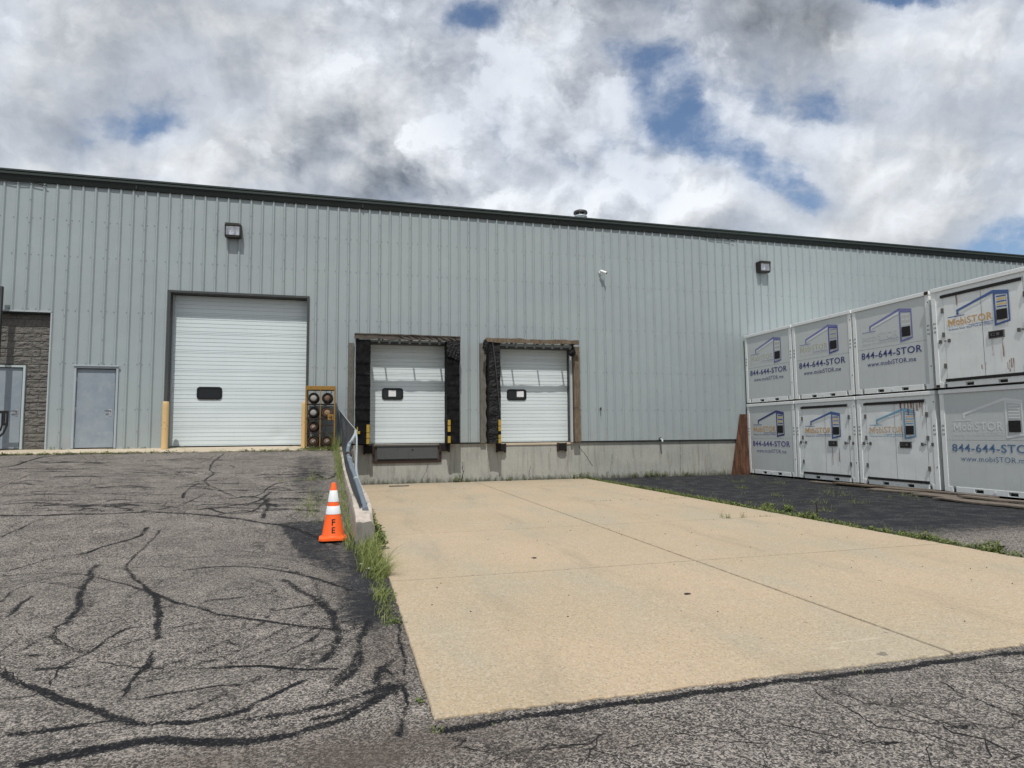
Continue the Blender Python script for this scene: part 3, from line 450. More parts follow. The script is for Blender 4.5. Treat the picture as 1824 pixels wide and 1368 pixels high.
# ------------------------------------------------------------------ ground
MARKS = [[0.13,0.95,[[-5.05,-7.72],[-4.53,-7.81],[-4.05,-7.81],[-3.53,-7.89],[-3.03,-7.85],[-2.66,-7.95],[-2.08,-8.19],[-1.57,-8.54],[-1.11,-8.92],[-0.74,-9.2],[-0.38,-9.75],[-0.05,-10.31]]],[0.05,0.8,[[-5.15,-7.48],[-4.69,-7.43],[-3.94,-7.64],[-3.06,-7.72],[-2.81,-7.62]]],[0.06,0.9,[[-2.97,-1.35],[-2.98,-2.56],[-2.85,-3.8],[-2.66,-4.43],[-2.71,-4.86],[-2.56,-5.54],[-2.23,-6.19],[-1.88,-6.79],[-1.51,-6.85],[-1.37,-6.22],[-1.25,-5.75],[-0.9,-5.54],[-0.19,-5.43]]],[0.05,0.7,[[-3.11,-1.53],[-3.23,-2.89]]],[0.1,0.7,[[-2.74,-5.39],[-2.8,-6.1],[-2.71,-6.86]]],[0.1,0.9,[[-2.24,-7.78],[-1.83,-7.57],[-1.45,-7.31],[-1.29,-6.57]]],[0.1,0.8,[[-2.11,-7.71],[-1.82,-8.1],[-1.4,-8.01],[-1.28,-7.1]]],[0.14,0.7,[[-1.89,-6.99],[-1.49,-6.95],[-1.23,-7.5],[-1.19,-8.54]]],[0.1,0.7,[[-1.9,-8.25],[-1.59,-7.97],[-1.19,-8.21]]],[0.07,0.7,[[-2.42,-6.49],[-2.52,-7.12],[-2.64,-7.44]]],[0.1,0.9,[[-3.06,-7.75],[-2.89,-7.72],[-2.78,-7.59]]],[0.1,0.85,[[-2.71,-8.91],[-2.66,-9.31],[-2.82,-9.64],[-2.95,-9.86],[-3.04,-10.14]]],[0.05,0.7,[[-3.04,-10.14],[-3.38,-10.32],[-3.53,-10.67],[-3.58,-10.83]]],[0.05,0.7,[[-2.48,-9.08],[-2.45,-9.66],[-2.44,-10.38],[-2.4,-10.85]]],[0.07,0.8,[[-2.4,-10.85],[-2.09,-11.62],[-1.79,-12.21]]],[0.1,0.9,[[-1.79,-12.21],[-1.59,-12.72],[-1.42,-13.37],[-1.32,-13.84]]],[0.05,0.8,[[-3.54,-11.06],[-3.33,-11.04],[-3.02,-11.06],[-2.74,-11.21],[-2.4,-11.56],[-2.02,-11.99],[-1.71,-12.38]]],[0.07,0.85,[[-1.71,-12.38],[-1.45,-12.76],[-1.12,-13.14],[-1.0,-13.29],[-0.79,-13.46],[-0.58,-13.62],[-0.39,-13.78],[-0.15,-13.94],[0.07,-14.1]]],[0.1,0.8,[[-2.69,-11.02],[-2.55,-11.5],[-2.42,-12.12],[-2.21,-12.78],[-2.14,-13.16],[-2.18,-13.27]]],[0.06,0.7,[[-2.18,-13.27],[-2.08,-13.55],[-1.91,-13.82],[-1.77,-13.96],[-1.69,-14.0],[-1.68,-13.78],[-1.62,-13.5],[-1.49,-13.48]]],[0.14,0.6,[[-2.73,-10.77],[-2.56,-11.6]]],[0.07,0.8,[[-1.69,-14.0],[-1.73,-14.2],[-1.76,-14.3]]],[0.03,0.7,[[-1.76,-14.3],[-1.7,-14.6],[-1.68,-14.68]]],[0.06,0.7,[[-1.56,-14.25],[-1.44,-14.35],[-1.32,-14.43],[-1.2,-14.51],[-1.12,-14.53]]],[0.04,0.8,[[-1.26,-14.12],[-1.24,-14.41],[-1.23,-14.66],[-1.19,-14.97]]],[0.08,0.6,[[-1.23,-14.32],[-1.21,-14.51]]],[0.09,0.9,[[-2.1,-14.29],[-1.93,-14.5],[-1.75,-14.66],[-1.55,-14.86],[-1.34,-15.05],[-1.2,-15.21],[-1.06,-15.32],[-0.95,-15.39]]],[0.03,0.8,[[-2.15,-14.18],[-1.81,-14.61],[-1.57,-14.91],[-1.44,-15.06]]],[0.09,0.95,[[-0.95,-15.39],[-0.86,-15.39],[-0.74,-15.43],[-0.63,-15.4],[-0.51,-15.36],[-0.45,-15.28]]],[0.07,0.8,[[-0.45,-15.28],[-0.31,-15.15],[-0.22,-15.03]]],[0.04,0.7,[[-1.29,-13.6],[-1.06,-13.48],[-0.8,-13.48]]],[0.04,0.6,[[-1.63,-14.06],[-1.51,-13.89],[-1.33,-13.77]]],[0.07,0.8,[[-1.18,-12.84],[-1.03,-12.8],[-0.81,-12.75]]],[0.07,0.7,[[-0.75,-12.73],[-0.62,-12.73]]],[0.04,0.7,[[-1.49,-12.93],[-1.32,-12.92]]],[0.09,0.8,[[-1.66,-11.37],[-1.45,-11.31],[-1.2,-11.32],[-0.93,-11.46],[-0.67,-11.7],[-0.4,-12.0],[-0.17,-12.34],[0.08,-12.78]]],[0.12,0.75,[[-0.58,-12.17],[-0.39,-12.64],[-0.22,-13.05],[-0.13,-13.32],[-0.04,-13.78],[-0.02,-14.21],[-0.05,-14.53],[-0.12,-14.7]]],[0.08,0.75,[[-0.52,-13.32],[-0.37,-13.27],[-0.21,-13.22]]],[0.08,0.75,[[-0.18,-14.12],[-0.24,-14.26]]],[0.03,0.6,[[-0.24,-14.26],[-0.34,-14.44],[-0.4,-14.57]]],[0.06,1,[[-0.88,-14.61],[-0.76,-14.63],[-0.62,-14.65],[-0.46,-14.7],[-0.31,-14.79],[-0.16,-14.85],[-0.04,-14.89]]],[0.03,0.6,[[-1.2,-14.75],[-1.02,-14.72],[-0.86,-14.69]]],[0.06,0.7,[[-1.07,-15.02],[-0.98,-14.99],[-0.86,-14.98],[-0.7,-14.96],[-0.57,-15.0]]],[0.13,1,[[-1.4,-15.66],[-1.26,-15.64],[-1.12,-15.61],[-1.0,-15.59],[-0.88,-15.58],[-0.73,-15.66],[-0.57,-15.7],[-0.41,-15.72],[-0.24,-15.71]]],[0.1,0.85,[[-0.24,-15.71],[-0.07,-15.65],[0.05,-15.58],[0.2,-15.41],[0.31,-15.22]]],[0.08,0.8,[[-1.61,-15.32],[-1.52,-15.32],[-1.4,-15.32],[-1.27,-15.31]]],[0.04,0.6,[[-1.27,-15.31],[-1.11,-15.3]]],[0.05,0.7,[[-2.99,-12.29],[-3.08,-11.82],[-3.07,-11.6]]],[0.07,0.8,[[-2.69,-12.85],[-2.74,-12.54],[-2.81,-12.14]]],[0.05,0.75,[[-4.44,-9.05],[-4.42,-8.66],[-4.38,-8.18],[-4.31,-7.98]]],[0.05,0.5,[[-6.12,-5.34],[-6.15,-4.74],[-6.16,-3.93],[-6.16,-2.68]]],[0.12,1,[[-7.23,-2.86],[-7.02,-2.74],[-7.04,-2.03],[-6.95,-1.4],[-6.49,-1.13]]],[0.1,0.6,[[0.12,-14.2],[0.15,-14.49],[0.06,-14.84],[-0.04,-15.12]]],[0.1,0.7,[[0.34,-14.77],[0.23,-15.01],[0.21,-15.2],[0.3,-15.29]]],[0.1,0.7,[[0.24,-13.8],[0.15,-14.32],[0.11,-14.81],[-0.08,-15.32]]],[0.06,0.7,[[-0.29,-13.9],[-0.02,-13.85],[0.29,-13.67]]],[0.12,0.6,[[-0.5,-15.45],[-0.26,-15.46],[-0.01,-15.41],[0.21,-15.27]]],[0.1,0.7,[[-2.07,-13.96],[-2.02,-13.99]]],[0.08,0.7,[[-1.88,-14.29],[-1.69,-14.32]]],[0.06,0.7,[[-1.06,-14.45],[-0.99,-14.44]]],[0.06,0.7,[[-0.88,-14.48],[-0.81,-14.47]]],[0.08,0.6,[[-0.76,-14.11],[-0.63,-14.26]]],[0.05,0.6,[[-2.04,-13.01],[-1.94,-13.02]]],[0.05,0.5,[[-1.96,-9.31],[-1.56,-9.25]]],[0.05,0.6,[[-1.08,-9.51],[-0.88,-9.52]]],[0.06,0.5,[[-1.6,-10.21],[-0.92,-10.6],[-0.46,-11.01]]],[0.05,0.5,[[-1.28,-10.04],[-0.8,-10.33]]],[0.10929833624814463,0.45,[[-5.79,-2.78],[-5.5,-2.67],[-5.04,-3.06]]],[0.13220080049048882,0.53,[[-1.39,-7.09],[-1.19,-7.0],[-0.97,-7.1]]],[0.1483991408021394,0.72,[[-4.29,-7.24],[-3.91,-7.21],[-3.46,-7.37]]],[0.15280304508167197,0.45,[[-2.37,-6.78],[-1.91,-6.79],[-1.42,-7.01]]],[0.10536077243592343,0.78,[[-3.81,-3.57],[-3.43,-3.57],[-3.02,-3.73]]],[0.1529390343927274,0.74,[[-3.89,-7.24],[-3.59,-7.22],[-3.24,-7.36]]],[0.11830669578596434,0.73,[[-2.84,-5.26],[-2.67,-5.1],[-2.44,-5.22]]],[0.12827440516689959,0.55,[[-2.85,-4.38],[-2.45,-4.41],[-2.05,-4.43]]],[0.116578290097581,0.56,[[-4.38,-3.67],[-3.94,-3.65],[-3.47,-3.76]]],[0.10369661452241055,0.51,[[-2.58,-7.45],[-2.44,-7.43],[-2.27,-7.54]]],[0.12754112513021054,0.44,[[-5.23,-4.34],[-5.04,-4.28],[-4.74,-4.55]]],[0.10109125151759846,0.53,[[-0.54,-7.11],[-0.01,-7.16],[0.68,-3.58]]],[0.14907566804189515,0.53,[[-3.29,-7.47],[-2.98,-7.42],[-2.61,-7.6]]],[0.11987843375195119,0.42,[[-5.73,-4.54],[-5.24,-4.44],[-4.62,-4.65]]],[0.10582613279193347,0.79,[[-1.75,-5.04],[-1.48,-4.95],[-1.19,-5.06]]],[0.14060962705490834,0.48,[[-7.13,-2.26],[-7.01,-2.03],[-6.65,-2.35]]],[0.13175449518542323,0.71,[[-4.03,-7.54],[-3.9,-7.49],[-3.68,-7.7]]],[0.1022121510888911,0.58,[[-3.88,-3.98],[-3.58,-3.86],[-3.16,-4.24]]],[0.1152636196851972,0.51,[[-1.36,-5.85],[-1.22,-5.72],[-1.06,-5.84]]],[0.15568199052565546,0.63,[[-1.32,-3.67],[-1.14,-3.65],[-0.94,-3.73]]],[0.14468357713841046,0.61,[[-0.87,-6.69],[-0.41,-6.62],[0.07,-6.8]]],[0.12019537506827921,0.67,[[-0.94,-7.71],[-0.46,-7.75],[0.03,-7.93]]],[0.14115759110500115,0.52,[[-1.44,-5.98],[-1.02,-6.01],[-0.58,-6.25]]],[0.14010111295786093,0.44,[[-4.91,-7.29],[-4.46,-7.35],[-4.02,-7.41]]],[0.11003593684189888,0.66,[[-0.48,-6.81],[-0.33,-6.75],[-0.17,-6.94]]],[0.15534171960804277,0.42,[[-0.87,-4.26],[-0.72,-4.23],[-0.56,-4.22]]],[0.1330365038156811,0.75,[[-1.33,-7.17],[-0.86,-7.14],[-0.37,-7.39]]],[0.1282906071462787,0.62,[[-3.76,-7.2],[-3.39,-7.14],[-2.97,-7.27]]],[0.13648750891124287,0.47,[[-2.8,-5.57],[-2.3,-5.52],[-1.75,-5.83]]],[0.14965368855360212,0.45,[[-4.0,-2.33],[-3.41,-2.26],[-2.76,-2.47]]],[0.12919912003970505,0.79,[[-1.76,-4.72],[-1.52,-4.57],[-1.25,-4.72]]],[0.1260371950637815,0.75,[[-2.28,-7.43],[-1.97,-7.44],[-1.66,-7.48]]],[0.15018651849568382,0.58,[[-1.2,-4.06],[-0.9,-4.04],[-0.58,-4.07]]],[0.1296553137271798,0.55,[[-1.27,-3.92],[-1.04,-3.82],[-0.78,-4.15]]],[0.1326969084639126,0.6,[[-2.62,-2.46],[-2.29,-2.4],[-1.93,-2.58]]],[0.12140743399972126,0.71,[[-6.44,-3.64],[-5.92,-3.69],[-5.35,-3.87]]],[0.15476743172518237,0.6,[[-2.2,-6.26],[-1.94,-6.27],[-1.67,-6.33]]],[0.12652392971149362,0.47,[[-1.02,-7.25],[-0.64,-7.26],[-0.27,-7.36]]],[0.10863629624637403,0.73,[[-2.8,-3.41],[-2.64,-3.22],[-2.37,-3.63]]],[0.1372498017027548,0.46,[[-3.98,-5.82],[-3.74,-5.75],[-3.4,-6.04]]],[0.11803480858353568,0.43,[[-4.91,-6.04],[-4.72,-5.91],[-4.37,-6.23]]],[0.1571999459408512,0.48,[[-1.22,-7.28],[-0.77,-7.28],[-0.31,-7.44]]],[0.1581084038256308,0.46,[[-2.48,-7.59],[-2.08,-7.61],[-1.66,-7.79]]],[0.11817190387224019,0.77,[[-1.8,-6.37],[-1.32,-6.34],[-0.81,-6.57]]],[0.11382211629107883,0.54,[[-0.88,-6.91],[-0.63,-6.88],[-0.36,-7.12]]],[0.14904947771718785,0.53,[[-0.98,-5.36],[-0.66,-5.29],[-0.32,-5.36]]],[0.1368855943498022,0.56,[[-5.11,-5.47],[-4.7,-5.5],[-4.25,-5.65]]],[0.15926913140590884,0.77,[[-6.44,-2.44],[-5.84,-2.4],[-5.15,-2.59]]],[0.15569465822436443,0.76,[[-6.31,-3.74],[-6.1,-3.7],[-5.86,-3.72]]],[0.10979917678143411,0.72,[[-5.3,-4.13],[-4.74,-4.13],[-4.12,-4.35]]],[0.10945116210787365,0.46,[[-0.64,-4.58],[-0.22,-4.43],[0.21,-4.68]]],[0.11734339130359997,0.76,[[-6.69,-2.36],[-6.08,-2.34],[-5.33,-2.66]]],[0.14316600698887155,0.63,[[-2.05,-7.72],[-1.61,-7.75],[-1.15,-7.93]]],[0.15066013528322508,0.6,[[-3.04,-5.6],[-2.87,-5.47],[-2.65,-5.61]]],[0.14092844216653394,0.75,[[-1.22,-4.46],[-0.88,-4.35],[-0.51,-4.56]]],[0.10113997338890923,0.78,[[-4.68,-2.37],[-4.12,-2.21],[-3.44,-2.44]]],[0.133211518380916,0.6,[[-1.11,-7.38],[-0.9,-7.36],[-0.68,-7.41]]],[0.15527377278368304,0.78,[[-1.16,-8.03],[-0.78,-8.02],[-0.39,-8.25]]],[0.13715481619674558,0.77,[[-1.3,-6.3],[-1.13,-6.21],[-0.94,-6.41]]],[0.13791687572538927,0.52,[[-0.92,-6.42],[-0.77,-6.41],[-0.62,-6.53]]],[0.1203488012286955,0.74,[[-3.87,-7.2],[-3.53,-7.23],[-3.15,-7.41]]],[0.13628088339672179,0.62,[[-0.98,-6.69],[-0.55,-6.73],[-0.11,-6.82]]],[0.13273862831018496,0.65,[[-5.33,-6.22],[-5.06,-6.15],[-4.72,-6.28]]],[0.14180262460196913,0.46,[[-5.25,-6.51],[-4.8,-6.57],[-4.3,-6.75]]],[0.13740172398428058,0.66,[[-4.12,-2.23],[-3.55,-2.03],[-2.84,-2.52]]],[0.1215900781374627,0.76,[[-6.09,-5.0],[-5.93,-4.96],[-5.67,-5.16]]],[0.10204251118281411,0.58,[[-4.74,-4.73],[-4.34,-4.77],[-3.9,-4.96]]],[0.1473301115069911,0.69,[[-1.27,-4.72],[-0.79,-4.66],[-0.29,-4.8]]],[0.11655670508653755,0.71,[[-5.33,-6.91],[-4.91,-6.9],[-4.4,-7.12]]],[0.11535929185732109,0.61,[[-1.4,-4.84],[-0.96,-4.7],[-0.49,-4.94]]],[0.14549672960316115,0.45,[[-3.95,-7.25],[-3.79,-7.26],[-3.64,-7.27]]],[0.140125395901257,0.76,[[-6.44,-3.43],[-5.9,-3.38],[-5.3,-3.5]]],[0.10998814631708514,0.51,[[-4.36,-5.15],[-3.81,-5.19],[-3.24,-5.26]]],[0.13963824815337225,0.76,[[-0.54,-4.81],[-0.11,-4.68],[0.56,4.8]]],[0.14599999404008707,0.49,[[-4.8,-6.33],[-4.72,-6.22],[-4.58,-6.29]]],[0.13640827514698334,0.56,[[-4.7,-4.39],[-4.12,-4.45],[-3.52,-4.5]]],[0.14104706806229628,0.79,[[-4.25,-7.35],[-3.83,-7.31],[-3.3,-7.61]]],[0.10625428148218748,0.5,[[-1.99,-6.56],[-1.53,-6.5],[-1.03,-6.74]]],[0.14462262320778124,0.74,[[-3.03,-5.8],[-2.75,-5.78],[-2.47,-5.8]]],[0.13442907133635118,0.49,[[-6.03,-3.54],[-5.81,-3.47],[-5.53,-3.59]]],[0.11143810108124558,0.55,[[-3.83,-6.45],[-3.34,-6.51],[-2.84,-6.57]]],[0.14387723460269694,0.78,[[-6.91,-3.23],[-6.43,-3.17],[-5.88,-3.27]]],[0.1083752620198938,0.56,[[-4.13,-6.44],[-3.88,-6.39],[-3.58,-6.52]]],[0.14702221881870817,0.7,[[-4.29,-3.23],[-4.16,-3.08],[-3.98,-3.16]]],[0.12889872483671083,0.79,[[-4.45,-5.66],[-3.97,-5.65],[-3.45,-5.77]]],[0.14347863256677415,0.43,[[-2.56,-6.16],[-2.2,-6.12],[-1.78,-6.38]]],[0.11713357399412068,0.59,[[-6.64,-2.23],[-6.46,-2.07],[-6.11,-2.38]]],[0.13266067027719045,0.78,[[-5.61,-4.36],[-5.18,-4.39],[-4.74,-4.46]]],[0.12194922740932891,0.75,[[-4.25,-5.59],[-3.94,-5.5],[-3.53,-5.72]]],[0.1592650864238903,0.47,[[-4.83,-6.98],[-4.52,-6.98],[-4.15,-7.13]]],[0.10483182774894936,0.78,[[-5.28,-6.67],[-4.86,-6.69],[-4.38,-6.86]]],[0.128527731842899,0.75,[[-3.42,-4.19],[-3.28,-4.03],[-3.06,-4.26]]],[0.15328300974090997,0.53,[[-4.3,-6.29],[-3.82,-6.27],[-3.31,-6.37]]],[0.10432281979927702,0.58,[[-2.78,-7.22],[-2.36,-7.17],[-1.89,-7.37]]],[0.15731784918724054,0.73,[[-0.94,-4.67],[-0.37,-4.58],[0.21,-5.0]]],[0.10021630806738208,0.53,[[-0.66,-8.14],[-0.54,-8.08],[-0.42,-8.18]]],[0.13782095053794202,0.61,[[-5.41,-5.89],[-5.06,-5.86],[-4.61,-6.07]]],[0.10624119369610066,0.71,[[-6.02,-4.79],[-5.89,-4.68],[-5.65,-4.84]]],[0.13846931753599917,0.45,[[-4.5,-5.78],[-4.33,-5.79],[-4.17,-5.79]]],[0.11825363289990792,0.56,[[-1.72,-6.02],[-1.4,-6.01],[-1.07,-6.16]]],[0.11023554696766832,0.6,[[-3.49,-4.08],[-3.06,-4.05],[-2.57,-4.25]]],[0.15746067341584197,0.68,[[-2.79,-5.98],[-2.59,-5.95],[-2.34,-6.17]]],[0.11897622687714927,0.53,[[-3.9,-4.54],[-3.65,-4.44],[-3.34,-4.57]]],[0.13981616131923813,0.54,[[-3.76,-4.31],[-3.45,-4.3],[-3.09,-4.53]]],[0.10574965967596395,0.8,[[-3.84,-6.97],[-3.7,-6.86],[-3.5,-6.95]]],[0.13334934153192307,0.5,[[-1.43,-2.59],[-0.9,-2.43],[-0.33,-2.95]]],[0.14393026505365336,0.53,[[-4.43,-3.91],[-4.13,-3.75],[-3.69,-4.13]]],[0.1596088647085137,0.58,[[-6.88,-2.29],[-6.77,-2.22],[-6.55,-2.39]]],[0.14093018329112203,0.42,[[-0.51,-5.11],[-0.19,-5.01],[0.13,-5.3]]],[0.1259663620081975,0.7,[[-2.93,-5.55],[-2.4,-5.52],[-1.84,-5.65]]],[0.11715856362899248,0.47,[[-4.53,-3.7],[-4.41,-3.57],[-4.18,-3.85]]],[0.14017084508048044,0.76,[[-1.56,-7.54],[-1.33,-7.49],[-1.07,-7.73]]],[0.15879969425914128,0.74,[[-4.85,-7.12],[-4.44,-7.15],[-3.98,-7.28]]],[0.13730431459703288,0.77,[[-1.78,-7.49],[-1.45,-7.44],[-1.09,-7.6]]],[0.14036593125047428,0.51,[[-5.26,-6.89],[-4.96,-6.84],[-4.57,-7.02]]],[0.1250733902446727,0.74,[[-1.15,-5.08],[-0.81,-4.95],[-0.44,-5.31]]],[0.12817454347712673,0.7,[[-5.72,-6.1],[-5.36,-6.04],[-4.91,-6.17]]],[0.13384996231605634,0.67,[[-4.6,-4.03],[-4.13,-4.06],[-3.6,-4.28]]],[0.14449708244674977,0.55,[[-1.34,-7.91],[-0.88,-7.92],[-0.4,-8.13]]],[0.14013116051325714,0.52,[[-1.4,-7.64],[-1.0,-7.64],[-0.59,-7.73]]],[0.015,0.9,[[2.66,-15.93],[2.61,-16.09],[2.64,-16.18],[2.64,-16.35],[2.63,-16.43],[2.72,-16.51],[2.8,-16.58],[2.86,-16.7],[2.88,-16.74]]],[0.012,0.9,[[2.76,-16.03],[2.78,-16.2],[2.93,-16.31],[2.96,-16.49],[3.14,-16.52]]],[0.03,1,[[2.96,-16.49],[2.93,-16.59],[3.02,-16.68],[3.01,-16.78],[3.02,-16.87]]],[0.05,0.8,[[3.42,-16.32],[3.44,-16.46],[3.44,-16.56]]],[0.015,0.9,[[2.13,-16.22],[2.23,-16.33],[2.32,-16.44],[2.41,-16.53]]],[0.04,0.9,[[2.41,-16.53],[2.48,-16.57],[2.62,-16.6]]],[0.02,0.9,[[2.07,-16.51],[2.07,-16.58]]],[0.06,0.7,[[2.18,-16.56],[2.3,-16.61]]],[0.02,0.7,[[3.45,-16.09],[3.4,-16.22],[3.4,-16.32]]],[0.015,0.8,[[3.03,-16.67],[2.84,-16.86]]],[0.012,0.8,[[3.02,-16.86],[2.87,-16.87]]],[0.06,0.5,[[3.13,-15.88],[3.19,-15.93]]],[0.012,0.7,[[1.75,-16.34],[1.93,-16.41],[2.06,-16.43]]],[0.1,0.6,[[2.98,-16.54],[3.07,-16.56]]],[0.012,0.8,[[3.13,-16.53],[3.06,-16.66]]],[0.015,0.8,[[1.87,-16.37],[1.96,-16.41]]],[0.015,0.9,[[0.54,-16.07],[0.69,-16.16]]],[0.012,0.9,[[0.89,-16.22],[0.98,-16.17],[1.16,-16.22],[1.24,-16.14]]],[0.015,0.9,[[1.08,-16.36],[1.18,-16.23],[1.24,-16.14],[1.32,-16.14]]],[0.012,0.8,[[0.52,-16.08],[0.56,-16.05],[0.63,-15.95]]],[0.08,0.6,[[0.52,-15.94],[0.57,-15.99]]],[0.08,0.7,[[-0.13,-15.57],[0.02,-15.53],[0.19,-15.35],[0.24,-14.93]]],[0.06,0.8,[[-0.16,-14.86],[-0.05,-14.88]]],[0.08,0.7,[[-0.2,-12.94],[-0.07,-13.45],[-0.0,-14.13],[-0.04,-14.55],[-0.13,-14.72]]],[0.1,0.6,[[0.24,-14.93],[0.32,-15.04],[0.34,-15.2],[0.28,-15.34]]],[0.05,0.6,[[-0.17,-13.93],[0.1,-14.06],[0.27,-13.9]]]]
SEAL = [[[-1.28, -8.67], [-0.68, -8.62], [0.05, -8.75], [0.16, -10.91], [0.29, -12.21], [0.34, -13.81], [0.26, -13.37], [0.13, -12.8], [-0.15, -12.19], [-0.49, -11.52], [-0.76, -10.79], [-0.94, -9.84]], [[-1.33, -1.75], [-0.22, -1.71], [-0.07, -8.24], [-0.34, -8.19], [-0.78, -7.18], [-1.22, -6.0]]]
def ramp_z(x, y):
    xs = [-60, -12, -10.6, -9.6, -1, 0]; zs = [-.016, -.012, .008, .08, 1.05, 1.05]
    return np.where(x > .3, -.016, np.interp(y, xs, zs))
def seg_dist(px, py, ax, ay, bx, by):
    dx, dy = bx-ax, by-ay; L = dx*dx+dy*dy+1e-9
    t = np.clip(((px-ax)*dx+(py-ay)*dy)/L, 0, 1)
    return np.hypot(px-ax-t*dx, py-ay-t*dy)
def in_poly(px, py, P):
    c_ = np.zeros(px.shape, bool); n = len(P)
    for i in range(n):
        x1, y1 = P[i]; x2, y2 = P[(i+1) % n]
        k = ((y1 > py) != (y2 > py)) & (px < (x2-x1)*(py-y1)/((y2-y1)+1e-9)+x1); c_ ^= k
    return c_
xs = np.concatenate([np.arange(-40, -10, 1.0), np.arange(-10, -3.6, .04), np.arange(-3.6, .26, .025), [.29, .31], np.arange(.34, 6.5, .025), np.arange(6.5, 14.6, .06), np.arange(14.6, 45, 1.2)])
ys = np.concatenate([np.arange(-70, -17.6, 1.2), np.arange(-17.6, -13.2, .022), np.arange(-13.2, -10.4, .03), np.arange(-10.4, .0, .055), [.0]])
GX, GY = np.meshgrid(xs, ys); nx, ny = len(xs), len(ys)
gx, gy = GX.ravel(), GY.ravel()
gz = ramp_z(gx, gy)
mark = np.zeros(gx.shape); 
def wobble(x, y, s): return np.sin(x*s*1.3+y*s*.7)*.5+np.sin(y*s*1.9-x*s*.4+1.3)*.5
wx = gx+.018*wobble(gx, gy, 5)+.004*wobble(gy, gx, 23); wy = gy+.018*wobble(gy+3, gx, 6)+.004*wobble(gx, gy+5, 27)
def smooth2(P, n=5):
    o_ = []
    for i in range(len(P)-1):
        p0, p1, p2, p3 = [np.array(P[min(max(i+d_, 0), len(P)-1)]) for d_ in (-1, 0, 1, 2)]
        for j in range(n):
            t = j/n; o_.append(tuple(.5*((2*p1)+(-p0+p2)*t+(2*p0-5*p1+4*p2-p3)*t*t+(-p0+3*p1-3*p2+p3)*t**3)))
    return o_+[tuple(P[-1])]
ARCS = []    # pale sweeping tyre scuffs
for cx_, cy_, rr_, a0, a1 in ((-1.75, -12.9, 1.55, -75, 75), (-1.7, -12.8, 1.75, -60, 95), (-1.9, -13.1, 1.35, -95, 40), (-1.6, -13.0, 2.0, -50, 60), (-2.3, -12.4, 1.1, 20, 170), (-2.2, -12.5, 2.6, -110, -20), (-3.6, -13.2, 1.5, -60, 80)):
    ARCS.append([.11, .44, [(cx_+rr_*math.cos(R(a0+(a1-a0)*i/9)), cy_+rr_*1.25*math.sin(R(a0+(a1-a0)*i/9))) for i in range(10)]])
for w_, s_, P in [[q_[0], q_[1], smooth2(q_[2]) if len(q_[2]) > 2 else q_[2]] for q_ in MARKS+ARCS if q_[0] > .036] + [[.10, 1.0, [(.5, -15.86), (1.7, -15.82), (3.1, -15.83), (4.3, -15.84), (6.5, -15.83), (9, -15.8)]], [.045, .8, [(.3, -15.9), (.42, -14.8), (.43, -13.9)]]]:
    for (ax, ay), (bx, by) in zip(P, P[1:]):
        g = w_+.06
        k = np.nonzero((gx > min(ax, bx)-g) & (gx < max(ax, bx)+g) & (gy > min(ay, by)-g) & (gy < max(ay, by)+g))[0]
        if len(k) == 0: continue
        dd = seg_dist(wx[k], wy[k], ax, ay, bx, by)
        hw = max(w_*.35, .017)
        mark[k] = np.maximum(mark[k], s_*np.clip(1.2-dd/hw*.80, 0, 1)*(.92+.22*wobble(gx[k], gy[k], 9)))
seal = np.zeros(gx.shape)
for P in SEAL:
    acc = np.zeros(gx.shape); kk = np.nonzero((gx > -2.5) & (gx < .6) & (gy > -15.5))[0]
    for ja in range(10):
        ox, oy = .34*math.cos(ja*2.4)*(ja/9)**.5, .62*math.sin(ja*2.4)*(ja/9)**.5
        acc[kk] += in_poly(gx[kk]+ox+.03*wobble(gx[kk], gy[kk], 5+ja*2.3), gy[kk]+oy+.05*wobble(gy[kk], gx[kk], 4+ja*1.7), P)/10
    seal = np.maximum(seal, acc*(.64 if P[0][1] < -4 else .50))
seal = np.maximum(seal, np.clip(1.0-np.abs(gx-.25)/.75, 0, 1)*np.clip((gy+15.2)/1.5, 0, 1)*np.clip((-8.5-gy)/1.5, 0, 1)*.75*(gx < .5))
right = (gx > 7.5)
seal = np.maximum(seal, right*np.clip((gy+13.2)/2.8, .12, 1)*1.0)
dirt = np.zeros(gx.shape)
for x, y, rx, ry, a in ((.15, -16.0, .9, .30, .9), (-.6, -15.9, .8, .25, .6), (1.0, -16.2, .8, .2, .5), (.3, -14.6, .25, .8, .6), (0, -12, .3, 1.5, .4), (12.4, -8, 1.3, 4, .4)):
    dirt = np.maximum(dirt, a*np.clip(1.3-np.hypot((gx-x)/rx, (gy-y)/ry), 0, 1))
# gentle unevenness away from walls
gz = gz + .012*wobble(gx, gy, 1.1)*np.clip((-1.2-gy)/2, 0, 1)*(gx < .3) + .006*wobble(gx, gy, 1.6)*(gx > .3)*(gy < -16)
idx = np.arange(nx*ny).reshape(ny, nx)
q = np.stack([idx[:-1, :-1], idx[:-1, 1:], idx[1:, 1:], idx[1:, :-1]], -1).reshape(-1, 4)
cxm = (xs[:-1]+xs[1:])/2; cym = (ys[:-1]+ys[1:])/2; CX, CY = np.meshgrid(cxm, cym)
keep = ~((CX > .8) & (CX < 7.3) & (CY > -15.5)); q = q[keep.ravel()]
